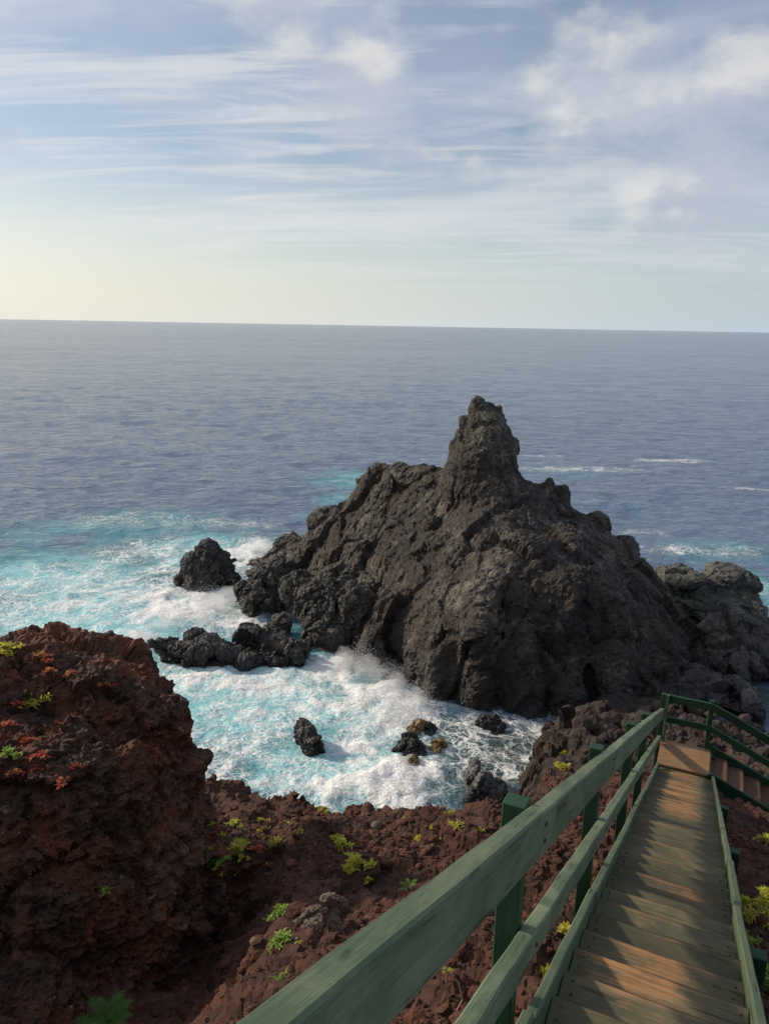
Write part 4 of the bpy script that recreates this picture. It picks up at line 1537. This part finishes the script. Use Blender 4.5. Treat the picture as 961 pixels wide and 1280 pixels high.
pr = np.random.default_rng(5)
YT = [  # px, py, half width in px, kind, label
    (292, 1030, 9, 'y', 'yellow tuft nearest the outcrop edge, up by the rim'),
    (296, 1060, 14, 'y', 'yellow-green tuft, lowest of the cluster beside the outcrop'),
    (272, 1075, 12, 'g', 'green tuft tucked against the foot of the outcrop'),
    (300, 1052, 9, 'y', 'small yellow tuft, middle of the cluster beside the outcrop'),
    (325, 1025, 8, 'y', 'small yellow tuft on the rim next to a bare patch'),
    (345, 1050, 8, 'y', 'yellow tuft left of the dark lava hump'),
    (330, 1037, 8, 'y', 'pale yellow sprig between the cluster and the lava hump'),
    (402, 1012, 8, 'y', 'yellow sprig at the very rim above the white water'),
    (415, 1047, 8, 'y', 'small yellow tuft just above the broad yellow mat'),
    (427, 1053, 14, 'y', 'broad flat yellow mat in the middle of the slope'),
    (445, 1075, 15, 'y', 'spiky yellow tuft below the broad flat mat'),
    (352, 1138, 13, 'g', 'bright green tuft left of the pale boulder'),
    (355, 1172, 14, 'g', 'round green tuft under the pale boulder'),
    (351, 1219, 9, 'g', 'dim green tuft low on the slope beside the handrail'),
    (523, 1047, 9, 'y', 'yellow tuft on the upper slope, near a pale stone'),
    (505, 1023, 6, 'y', 'tiny yellow sprig on the rim'),
    (570, 1027, 9, 'y', 'yellow tuft on the rim below the grey streaked rock'),
    (563, 1015, 6, 'y', 'tiny yellow sprig beneath the dark peeping boulder'),
    (706, 1160, 10, 'y', 'bright yellow tuft seen between the lower rail and the edge board'),
    (680, 1215, 12, 'y', 'yellow grass tuft below the lower rail near the bottom'),
    (560, 1213, 6, 'y', 'tiny yellow sprig seen under the handrail'),
    (626, 1182, 7, 'y', 'small yellow sprig beside the nearest standing post'),
    (703, 957, 8, 'y', 'yellow sprig on the black crag behind the railing'),
    (706, 940, 6, 'y', 'tiny yellow sprig on top of the black crag behind the railing'),
    (955, 1048, 9, 'y', 'yellow tuft on the dark slope under the lower flight'),
    (10, 940, 12, 'g', 'green tuft on the outcrop at the edge of the picture'),
    (45, 870, 14, 'y', 'olive tuft on the outcrop crest among red succulents'),
    (8, 808, 12, 'y', 'dry yellow tuft at the far corner of the outcrop'),
    (132, 1110, 6, 'g', 'tiny green sprig alone on the dark outcrop face'),
]
for (px, py, hw, k, lab) in YT:
    h = on_surface(px, py)
    if h is None:
        continue
    size = max(0.035, hw * h[0] / F_PX * 1.35)
    big_ = hw >= 12
    me = tuft_mesh(pr, 70 if big_ else 40, size * 1.1, size * 0.08) if px % 3 == 0 else rosette_mesh(pr, 40, size * 1.15, size * 0.34)
    place_plant('tuft', me, M['yellow_leaf' if k == 'y' else 'green_leaf'], px, py + hw * 0.4, lab, 'plant', 'tufts growing on the volcanic slope')
for (px, py, hw, lab) in [
    (52, 823, 16, 'red succulent mat on the outcrop crest, topmost'), (62, 838, 8, 'small orange succulent mat just under the topmost red one'), (134, 855, 10, 'red succulent clump by the outcrop rim, alone'),
    (32, 928, 13, 'crimson succulent clump next to the green tuft on the outcrop'), (52, 945, 11, 'pink-red succulent clump below the crimson one'), (75, 978, 13, 'lowest red succulent clump on the outcrop'), (22, 880, 9, 'orange-red succulent clump beside the olive tuft'), (45, 962, 9, 'small orange succulent clump between two red ones'),
    (322, 1062, 10, 'small red succulent clump on the slope among yellow tufts')]:
    h = on_surface(px, py)
    if h is None:
        continue
    size = hw * h[0] / F_PX * 1.1
    place_plant('succulent', rosette_mesh(pr, 80, size, size * 0.24), M['red_leaf'], px, py, lab, 'succulent', 'red succulents')


for (px, py, hw, lab) in [
    (90, 842, 9, 'dull red succulent patch between the topmost mat and the lone rim clump'), (12, 905, 9, 'orange succulent patch above the green tuft on the outcrop'),
    (70, 905, 8, 'small scarlet succulent patch on the bare middle of the outcrop top'), (95, 958, 9, 'red succulent patch farthest down the outcrop shoulder'), (20, 965, 10, 'rusty succulent patch under the crimson clump')]:
    h = on_surface(px, py)
    if h is not None:
        size = hw * h[0] / F_PX * 1.1
        place_plant('succulent', rosette_mesh(pr, 70, size, size * 0.24), M['red_leaf'], px, py, lab, 'succulent', 'red succulents')
for (px, py) in [(262, 1030), (280, 1045), (310, 1075), (318, 1046), (262, 1062), (360, 1030), (380, 1040), (470, 1055), (545, 1050), (600, 1040), (460, 1100), (300, 1090), (335, 1080), (590, 1075), (540, 1035), (375, 1180)]:
    h = on_surface(px, py)
    if h is not None:
        size = pr.uniform(4, 7.5) * h[0] / F_PX * 1.2
        place_plant('sprig', rosette_mesh(pr, 16, size, size * 0.4), M['yellow_leaf'], px, py, 'tiny yellow-green sprig scattered on the red slope left of the handrail', 'plant', 'tiny sprigs on the slope')


def bushy_mesh(r, stems, height, leaf):
    """samphire-like shrublet: forked stems ending in leaf clusters"""
    V, Fc = [], []
    tips = []
    for _ in range(stems):
        th = r.uniform(0, 6.283)
        el = r.uniform(0.4, 1.4)
        dv = np.array([math.cos(th) * math.cos(el), math.sin(th) * math.cos(el), math.sin(el)])
        L = height * r.uniform(.6, 1)
        blade(V, Fc, np.zeros(3), dv, np.array([0.1, 0.2, 1.0]), L, leaf * 0.12, .05, 3)
        for k in range(4):
            tips.append((dv * L * r.uniform(.55, 1), dv))
    for (c, dv) in tips:
        for k in range(9):
            a = r.normal(size=3)
            a = a / np.linalg.norm(a) + dv * 0.8
            blade(V, Fc, c, a, np.array([0, 0, 1.0]), leaf * r.uniform(.7, 1.4), leaf * .2, .15, 2)
    return mesh_arrays('leaves', np.array(V), np.array(Fc), smooth=True)


for (px, py, hw, mt, lab) in [
    (945, 1150, 26, 'yellow_leaf', 'feathery yellow-green plant beside the stair edge, uppermost of three'),
    (925, 1185, 17, 'green_leaf', 'small leafy plant leaning over the stair edge board, middle of three'),
    (952, 1240, 30, 'green_leaf', 'big leafy yellow-green plant by the stair edge, lowest of three')]:
    h = on_surface(px, py)
    if h is None:
        continue
    size = hw * h[0] / F_PX
    place_plant('leafy_plant', bushy_mesh(pr, 16, size * 1.3, size * 0.26), M[mt], px, py, lab, 'plant', 'leafy plants beside the stair edge')


def fern(px, py, size, nf, label, mat, width=0.24):
    h = on_surface(px, py)
    root = bpy.data.objects.new('fern', None)
    COL.objects.link(root)
    root.location = h[1]
    tag(root, label, 'fern')
    for i in range(nf):
        th = 6.283 * i / nf + pr.normal() * .2
        el = pr.uniform(.95, 1.42)
        L = size * pr.uniform(.7, 1.0)
        out = np.array([math.cos(th), math.sin(th), 0])
        V, Fc = [], []
        prev = np.zeros(3)
        n = 15
        for k in range(1, n + 1):
            t = k / n
            p = out * L * (math.cos(el) * t + 0.25 * t * t) + np.array([0, 0, L * (math.sin(el) * t - 0.55 * t * t)])
            tang = (p - prev) / np.linalg.norm(p - prev)
            side = np.cross(tang, [0, 0, 1.0])
            side /= np.linalg.norm(side)
            blade(V, Fc, prev, tang, np.array([0, 0, 1.0]) + 0.01 * side, L / n * 1.05, L * 0.008, 0, 1)
            w_ = L * width * math.sin(math.pi * min(1, t * 0.85 + 0.12)) ** 0.8
            if t > 0.12:
                for s_ in (-1, 1):
                    nrm = np.cross(tang, side * s_)
                    blade(V, Fc, p, side * s_ + tang * 0.35, nrm * (1 if nrm[2] > 0 else -1), w_, L * 0.019, .12, 2)
            prev = p
        link('frond', mesh_arrays('frond', np.array(V), np.array(Fc), smooth=True), mat, root)


fern(138, 1282, 0.44, 10, 'green fern in the shaded hollow at the foot of the outcrop', M['fern'])
fern(510, 1112, 0.20, 7, 'yellow-green fern standing beside the handrail', M['green_leaf'], 0.2)

# loose stones worth naming
def stone(px, py, r_, label, mat, seed):
    h = on_surface(px, py)
    if h is None:
        return
    V0, F0 = ico(4)
    q = V0 * np.array(r_)
    q = q * (1 + 0.25 * fbm(V0 * 1.1 + seed, 4)[:, None]) 
    for k in range(7):
        nn = np.random.default_rng(int(seed * 10) + k).normal(size=3)
        nn /= np.linalg.norm(nn)
        dd = q @ nn
        lim = 0.72 * dd.max()
        q = q - np.clip(dd - lim, 0, None)[:, None] * nn * 0.85
    q += 0.02 * np.array(r_).max() * fbm(V0 * 6 + seed, 3)[:, None] * V0
    o = link('stone', mesh_arrays('stone', q, F0), mat)
    o.location = h[1] + Vector((0, 0, r_[2] * 0.05))
    tag(o, label, 'stone', 'stones lying on the slope')


hs = on_surface(405, 1152)
cs = np.array(hs[1])
rock_from_lumps('stone', [(cs + np.array([0, 0, -.02]), (.20, .17, .16), .3, 0.1), (cs + np.array([.07, .05, .05]), (.12, .11, .13), .8, 0), (cs + np.array([-.12, -.02, -.04]), (.14, .12, .10), 0, 0)],
                'large pale angular stone in the middle of the slope', M['pale_rock'], 'stone', 'stones lying on the slope', voxel=0.014, scale=0.12, big=0.04, block=0.06, fine=0.014, bsize=1.8, seed=3.3, crag=0.006, flat=True)
stone(497, 1142, (0.11, 0.09, 0.07), 'brown rounded stone between the large pale stone and handrail', M['scoria'], 2.5)
stone(470, 1033, (0.09, 0.08, 0.07), 'small pale pink stone near the rim', M['pale_rock'], 3.5)
stone(434, 1158, (0.09, 0.07, 0.06), 'small brown stone resting against the large pale stone', M['scoria'], 4.5)


def twig(px, py):
    h = on_surface(px, py)
    if h is None:
        return
    cu = []
    b0 = np.array(h[1])
    V, Fc = [], []
    pts = [np.array(q) for q in [(0, 0, 0), (.05, .02, .10), (.02, .05, .2), (-.06, .08, .26), (-.16, .1, .27), (-.24, .1, .22)]]
    for i, p in enumerate(pts):
        rr = 0.006 * (1 - i / 8)
        for k in range(5):
            a = k * 6.283 / 5
            V.append(p + np.array([math.cos(a) * rr, math.sin(a) * rr, math.sin(a + 1) * rr]))
    for i in range(len(pts) - 1):
        for k in range(5):
            Fc.append((i * 5 + k, i * 5 + (k + 1) % 5, (i + 1) * 5 + (k + 1) % 5, (i + 1) * 5 + k))
    o = link('twig', mesh_arrays('twig', np.array(V), np.array(Fc)), M['twig'])
    o.location = h[1]
    tag(o, 'dry curved twig on the red soil beneath the handrail', 'twig')


twig(568, 1268)
